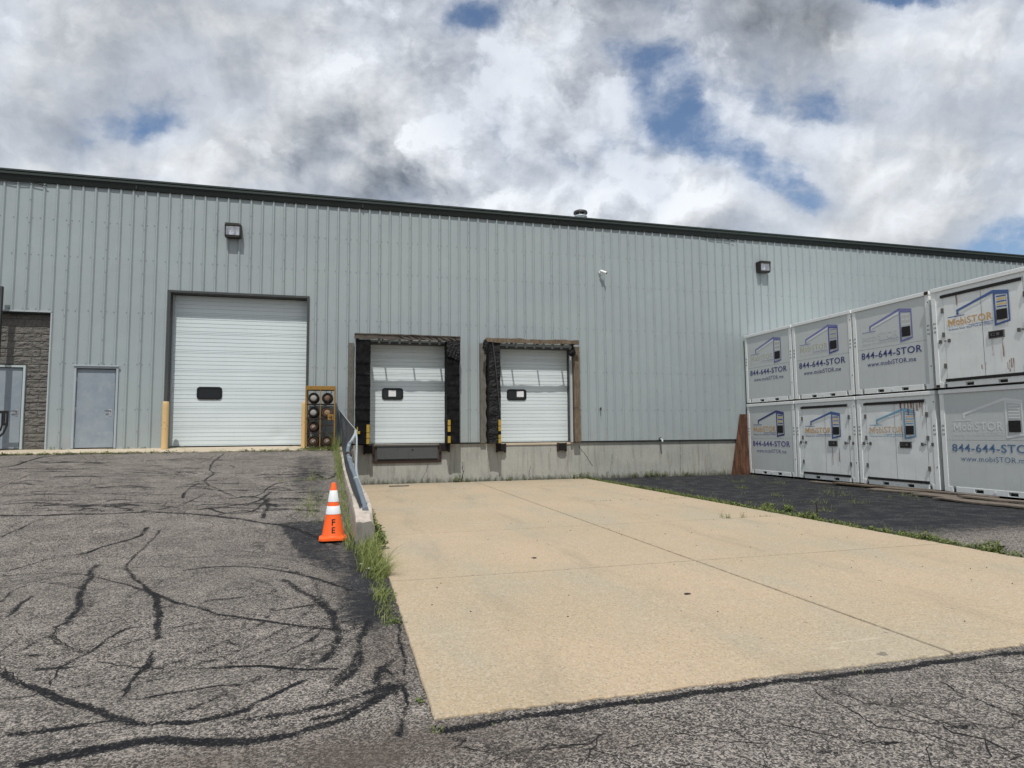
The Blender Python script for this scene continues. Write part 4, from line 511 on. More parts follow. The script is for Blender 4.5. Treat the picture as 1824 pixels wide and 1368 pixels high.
# open cracks: thin ragged ribbons that belong to the paving mesh
rc = random.Random(21); CV, CQ = [], []
def zat(x, y): return float(ramp_z(np.array(x), y))+float(.012*wobble(x, y, 1.1)*min(1, max(0, (-1.2-y)/2)) if x < .3 else (.006*wobble(x, y, 1.6) if y < -16 else 0))+.0025
def crack_line(P, w_):
    pts = []
    for (ax, ay), (bx, by) in zip(P, P[1:]):
        n_ = max(2, int(math.hypot(bx-ax, by-ay)/.035))
        for i in range(n_):
            t = i/n_; k_ = .010+.004*math.sin(t*9); pts.append((ax+(bx-ax)*t+rc.gauss(0, .6)*k_, ay+(by-ay)*t+rc.gauss(0, .6)*k_))
    if len(pts) < 3: return
    b0 = len(CV)
    for i, (x, y) in enumerate(pts):
        x0, y0 = pts[max(i-1, 0)]; x1, y1 = pts[min(i+1, len(pts)-1)]; L = math.hypot(x1-x0, y1-y0)+1e-6
        nx_, ny_ = -(y1-y0)/L, (x1-x0)/L; q_ = w_*rc.uniform(.25, 1.0)*(0.3 if i in (0, len(pts)-1) else 1)
        CV.append((x-nx_*q_, y-ny_*q_, zat(x, y))); CV.append((x+nx_*q_, y+ny_*q_, zat(x, y)))
    for i in range(len(pts)-1): CQ.append((b0+2*i, b0+2*i+1, b0+2*i+3, b0+2*i+2))
for w_, s_, P in MARKS:
    if w_ <= .036: crack_line(P, .0035+w_*.14)
    elif .036 < w_ <= .07 and len(P) > 3: crack_line(P, .006)
def wander(x, y, a, L, w_, depth=0):
    P = [(x, y)]
    while L > 0:
        st_ = rc.uniform(.05, .16); a += rc.gauss(0, .38); x += st_*math.cos(a); y += st_*math.sin(a); L -= st_; P.append((x, y))
        if -15.95 < y and x > .25 or y > -1.1: break
        if depth < 2 and rc.random() < .16: wander(x, y, a+rc.choice((-1, 1))*rc.uniform(.7, 1.4), L*.5, w_*.7, depth+1)
    crack_line(P, w_)
for _ in range(46):
    x = rc.uniform(-.3, 6.0); y = rc.uniform(-17.6, -16.0); wander(x, y, rc.choice((-.55, -.2, 2.6))+rc.gauss(0, .4), rc.uniform(.3, 1.3), rc.uniform(.0018, .0042))
for _ in range(26):
    x = rc.uniform(-4.5, .1); y = rc.uniform(-16.5, -9); wander(x, y, rc.uniform(0, 6.28), rc.uniform(.3, 1.1), rc.uniform(.002, .004))
for _ in range(26):
    x = rc.uniform(-8, -.5); y = rc.uniform(-9, -1.5); wander(x, y, rc.choice((0, 3.1))+rc.gauss(0, .3), rc.uniform(.5, 2.2), rc.uniform(.004, .008))
for _ in range(22):
    x = rc.uniform(7.9, 13); y = rc.uniform(-13, -1)
    crack_line([(x, y), (x+rc.uniform(.4, 1.0), y+rc.uniform(-.15, .15)), (x+rc.uniform(1.1, 2.0), y+rc.uniform(-.3, .3))], .005)
ng = len(gx); CVa = np.array(CV); CQa = np.array(CQ)+ng; nq0 = len(q); q = np.concatenate([q, CQa])
zc = np.zeros(len(CV)); mark = np.concatenate([mark, zc]); seal = np.concatenate([seal, zc]); dirt = np.concatenate([dirt, zc])
gx = np.concatenate([gx, CVa[:, 0]]); gy = np.concatenate([gy, CVa[:, 1]]); gz = np.concatenate([gz, CVa[:, 2]])
me = bpy.data.meshes.new('asphalt'); me.vertices.add(len(gx)); me.vertices.foreach_set('co', np.stack([gx, gy, gz], -1).ravel())
me.loops.add(q.size); me.loops.foreach_set('vertex_index', q.ravel()); me.polygons.add(len(q)); me.polygons.foreach_set('loop_start', np.arange(len(q))*4)
try: me.polygons.foreach_set('loop_total', np.full(len(q), 4))
except Exception: pass
me.polygons.foreach_set('material_index', (np.arange(len(q)) >= nq0).astype(np.int32)); me.update(calc_edges=True)
for nm, arr in (('mark', mark), ('seal', seal), ('dirt', dirt)):
    a = me.attributes.new(nm, 'FLOAT', 'POINT'); a.data.foreach_set('value', arr.astype(np.float32))
me.materials.append(M['asphalt']); me.materials.append(plain('crack_filler', (.014, .014, .015), .95)); me.polygons.foreach_set('use_smooth', np.ones(len(q), bool))
o = bpy.data.objects.new('asphalt', me); col.objects.link(o); tag(o, kind='structure')
# wide ground under everything out to the horizon
mb = MB(); mb.quad((-700, -700, -.12), (700, -700, -.12), (700, 900, -.12), (-700, 900, -.12)); tag(mb.build('ground', M['ground']), kind='structure')
# concrete dock pad: panels with real joints, ragged edges
def jag(x0, y0, x1, y1, n, amp, seed, z):
    r_ = random.Random(seed); out = []
    for i in range(n):
        t = i/n; a = amp*(1 if 0 < i else 0)
        nx_, ny_ = -(y1-y0), (x1-x0); L = math.hypot(nx_, ny_)
        o_ = r_.uniform(-a, a)*r_.random()
        out.append((x0+(x1-x0)*t+nx_/L*o_, y0+(y1-y0)*t+ny_/L*o_, z))
    return out
mb = MB()
XJ = [.48, 3.93, 7.56]; YJ = [-15.75, -12.58, -9.62, -6.42, -2.35, -.02]
for i in range(2):
    for j in range(5):
        x0, x1 = XJ[i]+(.009 if i else 0), XJ[i+1]-(.009 if i == 0 else 0); y0, y1 = YJ[j]+(.009 if j > 2 else .004), YJ[j+1]-(.009 if j > 1 else .004)
        sd_ = i*10+j
        P = jag(x0, y0, x1, y0, 70, .022 if j == 0 else .004, sd_, 0)+jag(x1, y0, x1, y1, 40, .012 if i else .004, sd_+50, 0)+jag(x1, y1, x0, y1, 60, .004, sd_+90, 0)+jag(x0, y1, x0, y0, 40, .004 if i else .010, sd_+130, 0)
        k = len(mb.v); n = len(P)
        cxx = (x0+x1)/2; cyy = (y0+y1)/2
        ins = [(p[0]+(cxx-p[0])*.004, p[1]+(cyy-p[1])*.004, 0) for p in P]
        mb.v += ins+[(p[0], p[1], -.008) for p in P]+[(p[0], p[1], -.12) for p in P]
        mb.f.append(tuple(range(k, k+n))); mb.m.append(0)
        for a_ in range(n):
            b_ = (a_+1) % n
            mb.f.append((k+a_, k+n+a_, k+n+b_, k+b_)); mb.m.append(0); mb.f.append((k+n+a_, k+2*n+a_, k+2*n+b_, k+n+b_)); mb.m.append(0)
pad = mb.build('pavement', M['pad']); tag(pad, kind='structure')
mb = MB(); mb.box(.46, 7.58, -15.6, -.01, -.11, -.03); tag(mb.build('pad_bed', plain('joint_dirt', (.045, .04, .03), .95)), kind='structure')
# dirt wedge between curb and pad
mb = MB(); mb.quad((.1, -10.6, -.02), (.485, -10.6, -.02), (.485, .0, -.015), (.1, .0, -.015)); tag(mb.build('soil', plain('soil', (.10, .085, .06), .95, scale=12)), kind='structure')
# apron in front of the doors
mb = MB(); k = 0
mb.v += [(-30, -1.02, 1.0), (-.16, -1.02, 1.0), (-30, -1.02, 1.065), (-.16, -1.02, 1.065), (-30, .02, 1.155), (-.16, .02, 1.155), (-30, .5, 1.16), (-.16, .5, 1.16)]
for a_, b_, c_, d_ in ((0, 1, 3, 2), (2, 3, 5, 4), (4, 5, 7, 6)): mb.f.append((a_, b_, c_, d_)); mb.m.append(0)
tag(mb.build('path', M['apron']), kind='structure')

wh = empty('warehouse', (0, 0, 1.16), 0, 'long grey green ribbed metal warehouse with a dark green eave', 'warehouse')
def wpart(mb, name, mats, bevel=0, smooth=None, parent=None):
    o = mb.build(name, mats, None, bevel, smooth)
    for v in o.data.vertices: v.co.z -= 1.16
    o.parent = parent or wh
    return o
RIB0, RP = -8.735, .3048
OPEN = [(-11.0, -7.50, 0, 4.79), (-6.93, -5.88, 0, 3.37), (-4.70, -1.02, 0, 5.49), (.74, 3.06, 0, 4.20), (4.74, 7.10, 0, 4.17)]
XE0, XE1, ZE = -30.0, 48.0, 8.36
pts = set([XE0, XE1, -.10])
n0 = int((XE0-RIB0)/RP)-1; n1 = int((XE1-RIB0)/RP)+1
prof = []
for n in range(n0, n1):
    c_ = RIB0+n*RP
    prof += [(c_-.044, 0), (c_-.014, -.042), (c_+.014, -.042), (c_+.044, 0)]
for x, y in prof: pts.add(round(x, 4))
for a in OPEN: pts.add(a[0]); pts.add(a[1])
pts = sorted(p for p in pts if XE0 <= p <= XE1)
px_ = [p[0] for p in prof]; py_ = [p[1] for p in prof]
mb = MB()
for a, b in zip(pts, pts[1:]):
    if b-a < 1e-4: continue
    xm = (a+b)/2; z0 = 1.155 if xm < -.10 else 1.20
    ya, yb = np.interp(a+1e-6, px_, py_), np.interp(b-1e-6, px_, py_)
    iv = [(z0, ZE)]
    for o0, o1, zz0, zz1 in OPEN:
        if o0 < xm < o1: iv = [(zz1, ZE)]
    for u, v in iv: mb.quad((a, ya, u), (b, yb, u), (b, yb, v), (a, ya, v))
rs = random.Random(3)
def scr(x, y, z, r=.011):
    mb.box(x-r, x+r, y-.008, y, z-r, z+r, 1)
for n in range(n0+1, n1-1):
    c_ = RIB0+n*RP
    if c_ < -9.2 or c_ > 29: continue
    for z in (7.32, 6.33, 4.86, 3.43, 2.2):
        if any(o0-.1 < c_ < o1+.1 and z < zz1 for o0, o1, _, zz1 in OPEN): continue
        scr(c_-.072, 0, z+rs.uniform(-.01, .01))
        if n % 3 == 2: scr(c_+.062, 0, z)
    if n % 3 == 2:
        z = 1.6
        while z < 8.2:
            if not any(o0-.1 < c_ < o1+.1 and z < zz1 for o0, o1, _, zz1 in OPEN): scr(c_, -.042, z, .010)
            z += .62
# lap edge: one slightly raised lip along every third rib
for n in range(n0+1, n1-1):
    if n % 3 != 2: continue
    c_ = RIB0+n*RP+.044
    iv = (1.21, ZE-.02)
    for o0, o1, _, zz1 in OPEN:
        if o0-.06 < c_ < o1+.06: iv = (zz1+.02, ZE-.02)
    mb.box(c_, c_+.012, -.004, 0.0, iv[0], iv[1])
siding = wpart(mb, 'siding', [M['siding'], M['screw']])
# body behind, roof
mb = MB(); mb.box(XE0, XE1, .42, 60, 0, 8.30); wpart(mb, 'inner_wall', M['jamb_dark'])
mb = MB(); k = 0
mb.v += [(XE0-.3, -.07, 8.50), (XE1+.3, -.07, 8.50), (XE1+.3, 30, 9.30), (XE0-.3, 30, 9.30), (XE1+.3, 60, 8.5), (XE0-.3, 60, 8.5)]
mb.f += [(0, 1, 2, 3), (3, 2, 4, 5)]; mb.m += [0, 0]
wpart(mb, 'roof', M['roof'])
# eave: dark gutter box under a green rake trim
g = MB()
seg = [XE0-.3, -24, -17.8, -11.7, -5.6, .5, 6.6, 12.7, 18.8, 24.9, 31, 37, 43, XE1+.3]
for a, b in zip(seg, seg[1:]):
    g.poly([(0, 0)], 0, 0) if False else None
    k = len(g.v); pr = [(-.062, 8.285), (-.105, 8.43), (-.11, 8.44), (0.3, 8.44), (0.3, 8.285)]
    for X in (a+.004, b-.004):
        g.v += [(X, y, z) for y, z in pr]
    for i in range(5):
        j = (i+1) % 5; g.f.append((k+i, k+j, k+5+j, k+5+i)); g.m.append(0)
    g.f.append(tuple(range(k, k+5))); g.m.append(0); g.f.append(tuple(range(k+9, k+4, -1))); g.m.append(0)
    g.box(b-.02, b+.02, -.102, -.0, 8.30, 8.432)
gut = wpart(g, 'fascia', M['trim_dark'])
g = MB()
k = 0; pr = [(-.125, 8.445), (-.125, 8.50), (-.105, 8.515), (-.135, 8.53), (-.135, 8.575), (-.06, 8.60), (.3, 8.60), (.3, 8.445)]
for X in (XE0-.3, XE1+.3): g.v += [(X, y, z) for y, z in pr]
for i in range(8):
    j = (i+1) % 8; g.f.append((i, j, 8+j, 8+i)); g.m.append(0)
wpart(g, 'gutter', M['trim_green'])
for x0 in (-8.5, 12.6):
    g = MB(); g.tube([(x0-.4, -.06, 8.28), (x0, -.07, 8.25), (x0+.35, -.07, 8.27), (x0+.75, -.07, 8.20)], .012, 6); wpart(g, 'loose_cable', M['black'])
# foundation
mb = MB(); mb.box(-.20, XE1, .012, .5, -.2, 1.157)
def crack(P, w_):
    P2 = []
    for a, b in zip(P, P[1:]):
        for i in range(6):
            t = i/6; P2.append((a[0]+(b[0]-a[0])*t+rs.uniform(-.02, .02), a[1]+(b[1]-a[1])*t))
    P2.append(P[-1])
    for a, b in zip(P2, P2[1:]):
        q = w_*rs.uniform(.3, 1.2); mb.quad((a[0]-q, .0095, a[1]), (a[0]+q, .0095, a[1]), (b[0]+q, .0095, b[1]), (b[0]-q, .0095, b[1]), 1)
crack([(7.35, 1.05), (7.55, .80), (7.72, .55), (7.85, .38)], .010); crack([(8.55, .75), (8.50, .5), (8.45, .3), (8.48, 0)], .007)
crack([(5.75, .45), (5.70, .3), (5.68, .1)], .007); crack([(3.55, .62), (3.56, .35), (3.58, .05)], .012); crack([(2.5, .55), (2.42, .3), (2.3, .1)], .006)
crack([(6.4, 1.0), (6.42, .85)], .006); crack([(11.0, 1.15), (11.0, .6), (11.02, .0)], .006); crack([(.7, .7), (1.1, .66)], .005)
wpart(mb, 'foundation', [M['foundation'], M['black']])
mb = MB(); 
for a, b in ((-.10, .28), (3.45, 4.15), (7.36, 40)):
    mb.box(a, b, -.05, .03, 1.163, 1.198)
wpart(mb, 'sill_flashing', M['trim_dark'])
for a, b in ((-7.5, -6.96), (-5.84, -4.74)): wpart(MB().box(a, b, -.012, .02, 1.158, 1.175), 'base_trim', M['trim_grey'])
# ---- split face block recess
bw = []
mb = MB(); mb.box(-11.0, -7.52, .20, .4, 1.15, 4.80); back = wpart(mb, 'block_backing', M['mortar'])
mb = MB()
bx0 = -11.0; ch = .2032; rowz = 1.16; r_i = 0
while rowz < 4.75:
    x = bx0-(.2 if r_i % 2 else 0)
    while x < -7.53:
        xa, xb = max(x+.002, -11), min(x+.4-.002, -7.53); za, zb = rowz+.0025, min(rowz+ch-.0025, 4.78)
        if xb-xa > .04 and not (xb > -9.12 and xa < -8.09 and za < 3.36 and xb <= -8.09):
            if za < 3.38 and xa < -8.09: xa = max(xa, -8.09) if xb > -8.09 else xa
            if not (za < 3.38 and xa > -9.2 and xb <= -8.085):
                nX, nZ = max(3, int((xb-xa)/.022)), 9; k = len(mb.v)
                for j in range(nZ+1):
                    for i in range(nX+1):
                        u, v = i/nX, j/nZ; X = xa+(xb-xa)*u; Z = za+(zb-za)*v
                        e = min(u*(xb-xa), (1-u)*(xb-xa), v*ch, (1-v)*ch)
                        h = mnoise.noise(Vector((X*6, 3.1, Z*13)))*.024+mnoise.noise(Vector((X*26, 5, Z*34)))*.014+.03
                        mb.v.append((X, .19-max(.004, (.55+.45*min(1, e/.02))*h), Z))
                for j in range(nZ):
                    for i in range(nX):
                        a = k+j*(nX+1)+i; mb.f.append((a, a+1, a+nX+2, a+nX+1)); mb.m.append(0)
        x += .4
    rowz += ch; r_i += 1
wpart(mb, 'split_face_block', M['block'])
mb = MB(); mb.box(-7.53, -7.495, -.04, .20, 1.16, 4.79); mb.box(-11, -7.495, -.04, .2, 4.775, 4.815); wpart(mb, 'opening_trim', M['trim_grey'])
mb = MB(); mb.box(-11, -7.535, .0, .2, 4.735, 4.773); wpart(mb, 'opening_header', M['trim_dark'])
# ---- steel man doors
def man_door(x0, x1, z0, z1, yd, frame_m, hinge_left=True, drip=True):
    fr = MB(); t = .055
    fr.box(x0, x0+t, -.045 if drip else yd-.06, yd+.04, z0, z1); fr.box(x1-t, x1, -.045 if drip else yd-.06, yd+.04, z0, z1); fr.box(x0+t, x1-t, -.045 if drip else yd-.06, yd+.04, z1-t, z1)
    if drip: fr.box(x0-.03, x1+.03, -.075, -.046, z1-.005, z1+.035)
    f = wpart(fr, 'door_frame', frame_m, bevel=.004)
    lf = MB(); a, b = x0+t+.006, x1-t-.03; lf.box(a, b, yd-.01, yd+.035, z0+.02, z1-t-.02)
    dr = wpart(lf, 'steel_door', M['steel_door'], bevel=.003)
    gp = MB(); gp.box(b+.001, x1-t, yd+.0, yd+.03, z0+.01, z1-t); wpart(gp, 'door_gap', M['black'])
    hx = b-.09; hz = z0+1.0
    p = MB(); p.box(hx-.035, hx+.035, yd-.016, yd-.011, hz-.13, hz+.05); h = wpart(p, 'handle_plate', M['steel'], parent=dr)
    hd = MB(); hd.tube([(hx, yd-.01, hz), (hx, yd-.06, hz)], .014, 10); hd.tube([(hx+.01, yd-.06, hz), (hx-.12, yd-.062, hz+.003)], .012, 10); wpart(hd, 'handle', M['dark_steel'], parent=dr)
    hg = [z0+.22, z0+1.05, z0+1.85]
    for z in hg:
        q = MB(); q.tube([(a-.004, yd-.022, z-.055), (a-.004, yd-.022, z+.055)], .009, 8); wpart(q, 'hinge', M['steel'], parent=dr)
    return dr
man_door(-6.93, -5.88, 1.165, 3.36, .03, M['frame_grey'])
# frame around block recess door
man_door(-9.18, -8.10, 1.165, 3.37, .17, M['frame_pale'], drip=False)
# ---- roll-up doors
def roll_door(x0, x1, z0, z1, yd, secs, win, notice=None, dent=False):
    mb = MB(); H = (z1-z0)/secs; zs_ = []
    for s_ in range(secs):
        b = z0+s_*H
        fr = [(0, .014), (.007, .0)]
        for zc in (.045, .045+(H-.09)*.27, .045+(H-.09)*.52, .045+(H-.09)*.77, H-.04):
            fr += [(zc-.005, .003), (zc, .013), (zc+.004, .013), (zc+.009, .0)]
        fr += [(H-.005, .003)]
        fr.sort()
        zs_ += [(b+a, d_) for a, d_ in fr]
    nX = 24
    k = 0
    for z, d_ in zs_:
        for i in range(nX+1):
            X = x0+(x1-x0)*i/nX
            dn = .006*mnoise.noise(Vector((X*1.3, z*1.7, 3)))
            if dent: dn += .035*math.exp(-((X-(x1-.75))/.22)**2-((z-(z0+.28))/.20)**2)
            mb.v.append((X, yd+d_+dn, z))
    for j in range(len(zs_)-1):
        for i in range(nX):
            a = j*(nX+1)+i; mb.f.append((a, a+1, a+nX+2, a+nX+1)); mb.m.append(0)
    dr = wpart(mb, 'roll_up_door', M['rollup'])
    sl = MB(); sl.box(x0, x1, yd-.01, yd+.03, z0-.012, z0+.022); wpart(sl, 'bottom_seal', M['black_frame'], parent=dr)
    wx0, wx1, wz0, wz1 = win
    o = rrect(wx0, wx1, wz0, wz1, .09); i_ = rrect(wx0+.045, wx1-.045, wz0+.045, wz1-.045, .055); n = len(o); mb = MB()
    yf, yb = yd-.022, yd+.012
    mb.v += [(x, yf, z) for x, z in o]+[(x, yf, z) for x, z in i_]+[(x, yb, z) for x, z in o]+[(x, yb, z) for x, z in i_]
    for a in range(n):
        b = (a+1) % n
        for q_ in ((a, b, n+b, n+a), (a, 2*n+a, 2*n+b, b), (n+a, n+b, 3*n+b, 3*n+a)): mb.f.append(q_); mb.m.append(0)
    wf = wpart(mb, 'window_frame', M['black_frame'], parent=dr)
    mb = MB(); mb.poly(rrect(wx0+.04, wx1-.04, wz0+.04, wz1-.04, .055), yd-.008, yd+.005); wpart(mb, 'window_pane', M['pane'], parent=dr)
    if notice:
        a, b, c__, d__ = notice; mb = MB(); mb.box(a, b, yd-.0115, yd-.0095, c__, d__); 
        wpart(mb, 'paper_notice', M['paper'], parent=dr)
    return dr
roll_door(-4.66, -1.06, 1.17, 5.46, .30, 8, (-4.03+.03, -3.37+.03, 2.50, 2.86), None, True)
roll_door(.72, 3.08, 1.175, 4.35, .30, 6, (1.13, 1.77, 2.52, 2.875), (1.33, 1.55, 2.62, 2.81))
roll_door(4.72, 7.12, 1.175, 4.35, .30, 6, (5.05, 5.70, 2.525, 2.875), (5.38, 5.61, 2.63, 2.82))
# door frames: dark steel channels lining the openings
mb = MB(); mb.box(-4.74, -4.665, -.05, .33, 1.16, 5.53); mb.box(-1.055, -.99, -.05, .33, 1.16, 5.53); mb.box(-4.665, -1.055, -.05, .33, 5.465, 5.53); wpart(mb, 'door_frame', M['jamb_dark'], bevel=.004)
mb = MB(); mb.box(-4.664, -4.63, .20, .295, 1.17, 5.46); wpart(mb, 'door_track', M['trim_grey'])
for a, b, zt in ((.74, 3.06, 4.20), (4.74, 7.10, 4.17)):
    mb = MB(); mb.box(a-.05, a, -.01, .33, 1.165, zt+.05); mb.box(b, b+.05, -.01, .33, 1.165, zt+.05); mb.box(a, b, -.01, .33, zt, zt+.05); wpart(mb, 'door_frame', M['jamb_dark'], bevel=.004)
    mb = MB(); mb.box(a-.05, b+.05, -.02, .40, 1.105, 1.168); wpart(mb, 'door_sill', M['apron'])

# ---------------------------------------------------------------- dock shelters
def vinyl_pad(x0, x1, yf, z0, z1, seed, pleats=9, wav=.02, mat=None):
    """padded vinyl column hanging in folded flaps; front and both sides"""
    r_ = random.Random(seed); mb = MB(); NZ = 90; ring = []
    zl = [z0+(z1-z0)*i/NZ for i in range(NZ+1)]
    for z in zl:
        t = (z-z0)/(z1-z0); fl = (t*pleats) % 1.0
        out = -.022*(1-fl)**2 if t < .82 else 0
        sec = []
        for u, yy in ((0, 0.0), (0, .5), (0, 1), (.15, 1), (.35, 1), (.5, 1), (.65, 1), (.85, 1), (1, 1), (1, .5), (1, 0)):
            nn = mnoise.noise(Vector((u*2.2+seed, z*4.5, seed)))*wav*.8+mnoise.noise(Vector((u*6+seed, z*13, 2)))*wav*.3
            sec.append((x0+(x1-x0)*u+(nn*.6 if yy < 1 or u in (0, 1) else 0), yf*yy+(out+nn)*(yy), z+out*.3*math.sin(u*5+seed)))
        ring.append(sec)
    for s_ in ring: mb.v += s_
    n = len(ring[0])
    for j in range(NZ):
        for i in range(n-1):
            a = j*n+i; mb.f.append((a, a+1, a+n+1, a+n)); mb.m.append(0)
    mb.f.append(tuple(range(n))); mb.m.append(0); mb.f.append(tuple(NZ*n+i for i in range(n))); mb.m.append(0)
    return mb
def beam(mb, x0, x1, y0, y1, z0, z1, seed, n=26, amp=.012, m=0):
    """rough-sawn worn beam along x"""
    k = len(mb.v)
    for i in range(n+1):
        X = x0+(x1-x0)*i/n
        for (y, z) in ((y0, z0), (y1, z0), (y1, z1), (y0, z1)):
            mb.v.append((X, y+amp*mnoise.noise(Vector((X*5, y*9+seed, z*9))), z+amp*1.6*mnoise.noise(Vector((X*4+seed, y*7, z*11)))))
    for i in range(n):
        for j in range(4):
            a = k+i*4+j; b = k+i*4+(j+1) % 4; mb.f.append((a, b, b+4, a+4)); mb.m.append(m)
    mb.f.append((k, k+1, k+2, k+3)); mb.m.append(m); mb.f.append(tuple(k+n*4+j for j in range(4))); mb.m.append(m)
def vbeam(mb, x0, x1, y0, y1, z0, z1, seed, n=26, amp=.01, m=0):
    k = len(mb.v)
    for i in range(n+1):
        Z = z0+(z1-z0)*i/n
        for (x, y) in ((x0, y0), (x1, y0), (x1, y1), (x0, y1)):
            mb.v.append((x+amp*mnoise.noise(Vector((Z*4, y*9+seed, x*9))), y+amp*mnoise.noise(Vector((Z*5+seed, y*7, x*11))), Z))
    for i in range(n):
        for j in range(4):
            a = k+i*4+j; b = k+i*4+(j+1) % 4; mb.f.append((a, b, b+4, a+4)); mb.m.append(m)
    mb.f.append((k, k+1, k+2, k+3)); mb.m.append(m); mb.f.append(tuple(k+n*4+j for j in range(4))); mb.m.append(m)
GS = 'dock shelters round the two loading doors'
s1 = empty('dock_shelter', (1.9, 0, 1.16), 0, 'dock shelter with two black pads, round the loading door nearer the fence', 'dock shelter', GS)
def part(mb, name, mats, root, bevel=0, smooth=None, parent=None):
    o = mb.build(name, mats, None, bevel, smooth); L = root.location
    rz_ = root.rotation_euler.z
    assert abs(rz_) < 1e-6
    for v in o.data.vertices: v.co -= L
    o.parent = parent or root
    return o
part(vinyl_pad(.34, .755, -.46, 1.19, 4.22, 3), 'side_pad', M['vinyl'], s1, smooth=50)
part(vinyl_pad(3.0, 3.385, -.46, 1.17, 4.28, 8), 'side_pad', M['vinyl'], s1, smooth=50)
mb = MB(); vbeam(mb, .13, .29, -.06, -.036, 1.22, 4.18, 2); part(mb, 'side_board', M['wood_grey'], s1)
mb = MB(); beam(mb, .29, 3.41, -.50, -.46, 4.255, 4.385, 5, amp=.018); beam(mb, .30, 3.40, -.52, -.40, 4.385, 4.415, 9); part(mb, 'header_board', M['wood_grey_h'], s1)
mb = MB(); mb.box(.31, 3.39, -.16, -.041, 4.352, 4.384); part(mb, 'top_closure', M['wood_grey_h'], s1)
for x in (.36, 1.12, 1.98, 2.82, 3.34): part(MB().box(x-.022, x+.022, -.46, .0, 4.29, 4.35), 'header_strut', M['wood_grey_h'], s1)
mb = MB(); r_ = random.Random(5)
for i in range(9):
    x = 1.5+i*.21; mb.tube([(x, -.49, 4.38), (x+.1, -.51, 4.33+r_.uniform(-.03, .03)), (x+.22, -.505, 4.28+r_.uniform(-.03, .03))], .008, 6)
part(mb, 'torn_strip', M['vinyl_gloss'], s1)
mb = MB(); k = 0      # glossy drape over the top of the right pad
NU, NV = 14, 26
for j in range(NV+1):
    for i in range(NU+1):
        u, v = i/NU, j/NV; fold = .025*math.sin((u*1.2+v*.9)*22+2*math.sin(v*4))
        mb.v.append((2.985+.41*u, -.50+fold*(.3+v)*.9-.02, 4.27-.62*v*(1-.25*(1-u))))
for j in range(NV):
    for i in range(NU): a = j*(NU+1)+i; mb.f.append((a, a+1, a+NU+2, a+NU+1)); mb.m.append(0)
part(mb, 'torn_drape', M['vinyl_gloss'], s1, smooth=60)
def stripes(root, x0, x1, y, zr):
    for a, b in zr:
        mb = MB(); k = len(mb.v); mb.box(x0, x1, y-.012, y, a, b); part(mb, 'yellow_marker', M['stripe_y'], root, bevel=.004)
stripes(s1, .655, .745, -.505, ((1.53, 1.755), (1.365, 1.515), (1.20, 1.35)))
stripes(s1, 3.015, 3.10, -.505, ((1.72, 1.885), (1.53, 1.70), (1.20, 1.40)))
mb = MB(); mb.box(.385, .475, -.515, -.50, 1.49, 1.57); mb.box(.385, .415, -.515, -.50, 1.57, 1.69); part(mb, 'yellow_marker', M['stripe_y'], s1)
s2 = empty('dock_shelter', (5.8, 0, 1.16), 0, 'ruined dock shelter missing its right pad, round the loading door nearer the containers', 'dock shelter', GS)
part(vinyl_pad(4.30, 4.66, -.46, 1.17, 4.30, 21, 11, .05), 'side_pad', M['vinyl_gloss'], s2, smooth=50)
mb = MB(); vbeam(mb, 4.10, 4.27, -.10, -.036, 1.17, 4.28, 4); part(mb, 'side_board', M['wood_grey'], s2)
mb = MB(); beam(mb, 4.20, 7.24, -.50, -.45, 4.27, 4.40, 15, amp=.02); part(mb, 'header_board', M['wood_brown'], s2)
mb = MB(); mb.box(4.22, 7.22, -.16, -.041, 4.352, 4.384); part(mb, 'top_closure', M['wood_grey_h'], s2)
for x in (4.75, 5.12, 5.98, 6.82, 7.16): part(MB().box(x-.022, x+.022, -.45, .0, 4.29, 4.35), 'header_strut', M['wood_grey_h'], s2)
for a, b, c_ in ((1.18, 2.25, 7), (2.27, 4.24, 8)):
    mb = MB(); vbeam(mb, 7.15, 7.355, -.22, -.04, a, b, c_); part(mb, 'side_post', M['wood_brown'], s2)
mb = MB(); mb.box(7.06, 7.13, -.12, -.03, 1.17, 4.0); part(mb, 'side_channel', M['trim_grey'], s2)
mb = MB(); mb.tube([(4.40, -.53, 4.27), (4.50, -.57, 3.3), (4.60, -.56, 2.2), (4.63, -.55, 1.9)], .018, 8); part(mb, 'bent_rod', M['dark_steel'], s2)
def rag(cx, cy_, cz, rx, ry, rz_, seed):
    bm = bmesh.new(); bmesh.ops.create_icosphere(bm, subdivisions=3, radius=1)
    mb = MB()
    for v in bm.verts:
        n_ = 1+.45*mnoise.noise(v.co*2.2+Vector((seed, 0, 0)))+.25*mnoise.noise(v.co*6+Vector((seed, 3, 0)))
        mb.v.append((cx+v.co.x*rx*n_, cy_+v.co.y*ry*n_, cz+v.co.z*rz_*n_))
    for f_ in bm.faces: mb.f.append(tuple(v.index for v in f_.verts)); mb.m.append(0)
    bm.free(); return mb
r1_ = rag(4.20, -.46, 4.13, .09, .07, .22, 3)
part(r1_, 'torn_remnant', M['vinyl_gloss'], s2, smooth=50)
r2_ = rag(7.06, -.36, 4.02, .10, .08, .13, 9); r2_.tube([(7.08, -.36, 3.95), (7.02, -.37, 3.80)], [.05, .01], 6); r2_.tube([(7.1, -.3, 4.05), (7.05, -.4, 4.32)], [.05, .02], 6)
part(r2_, 'torn_remnant', M['vinyl_gloss'], s2, smooth=50)
stripes(s2, 4.56, 4.64, -.545, ((1.70, 1.885), (1.54, 1.68), (1.33, 1.43), (1.18, 1.315)))
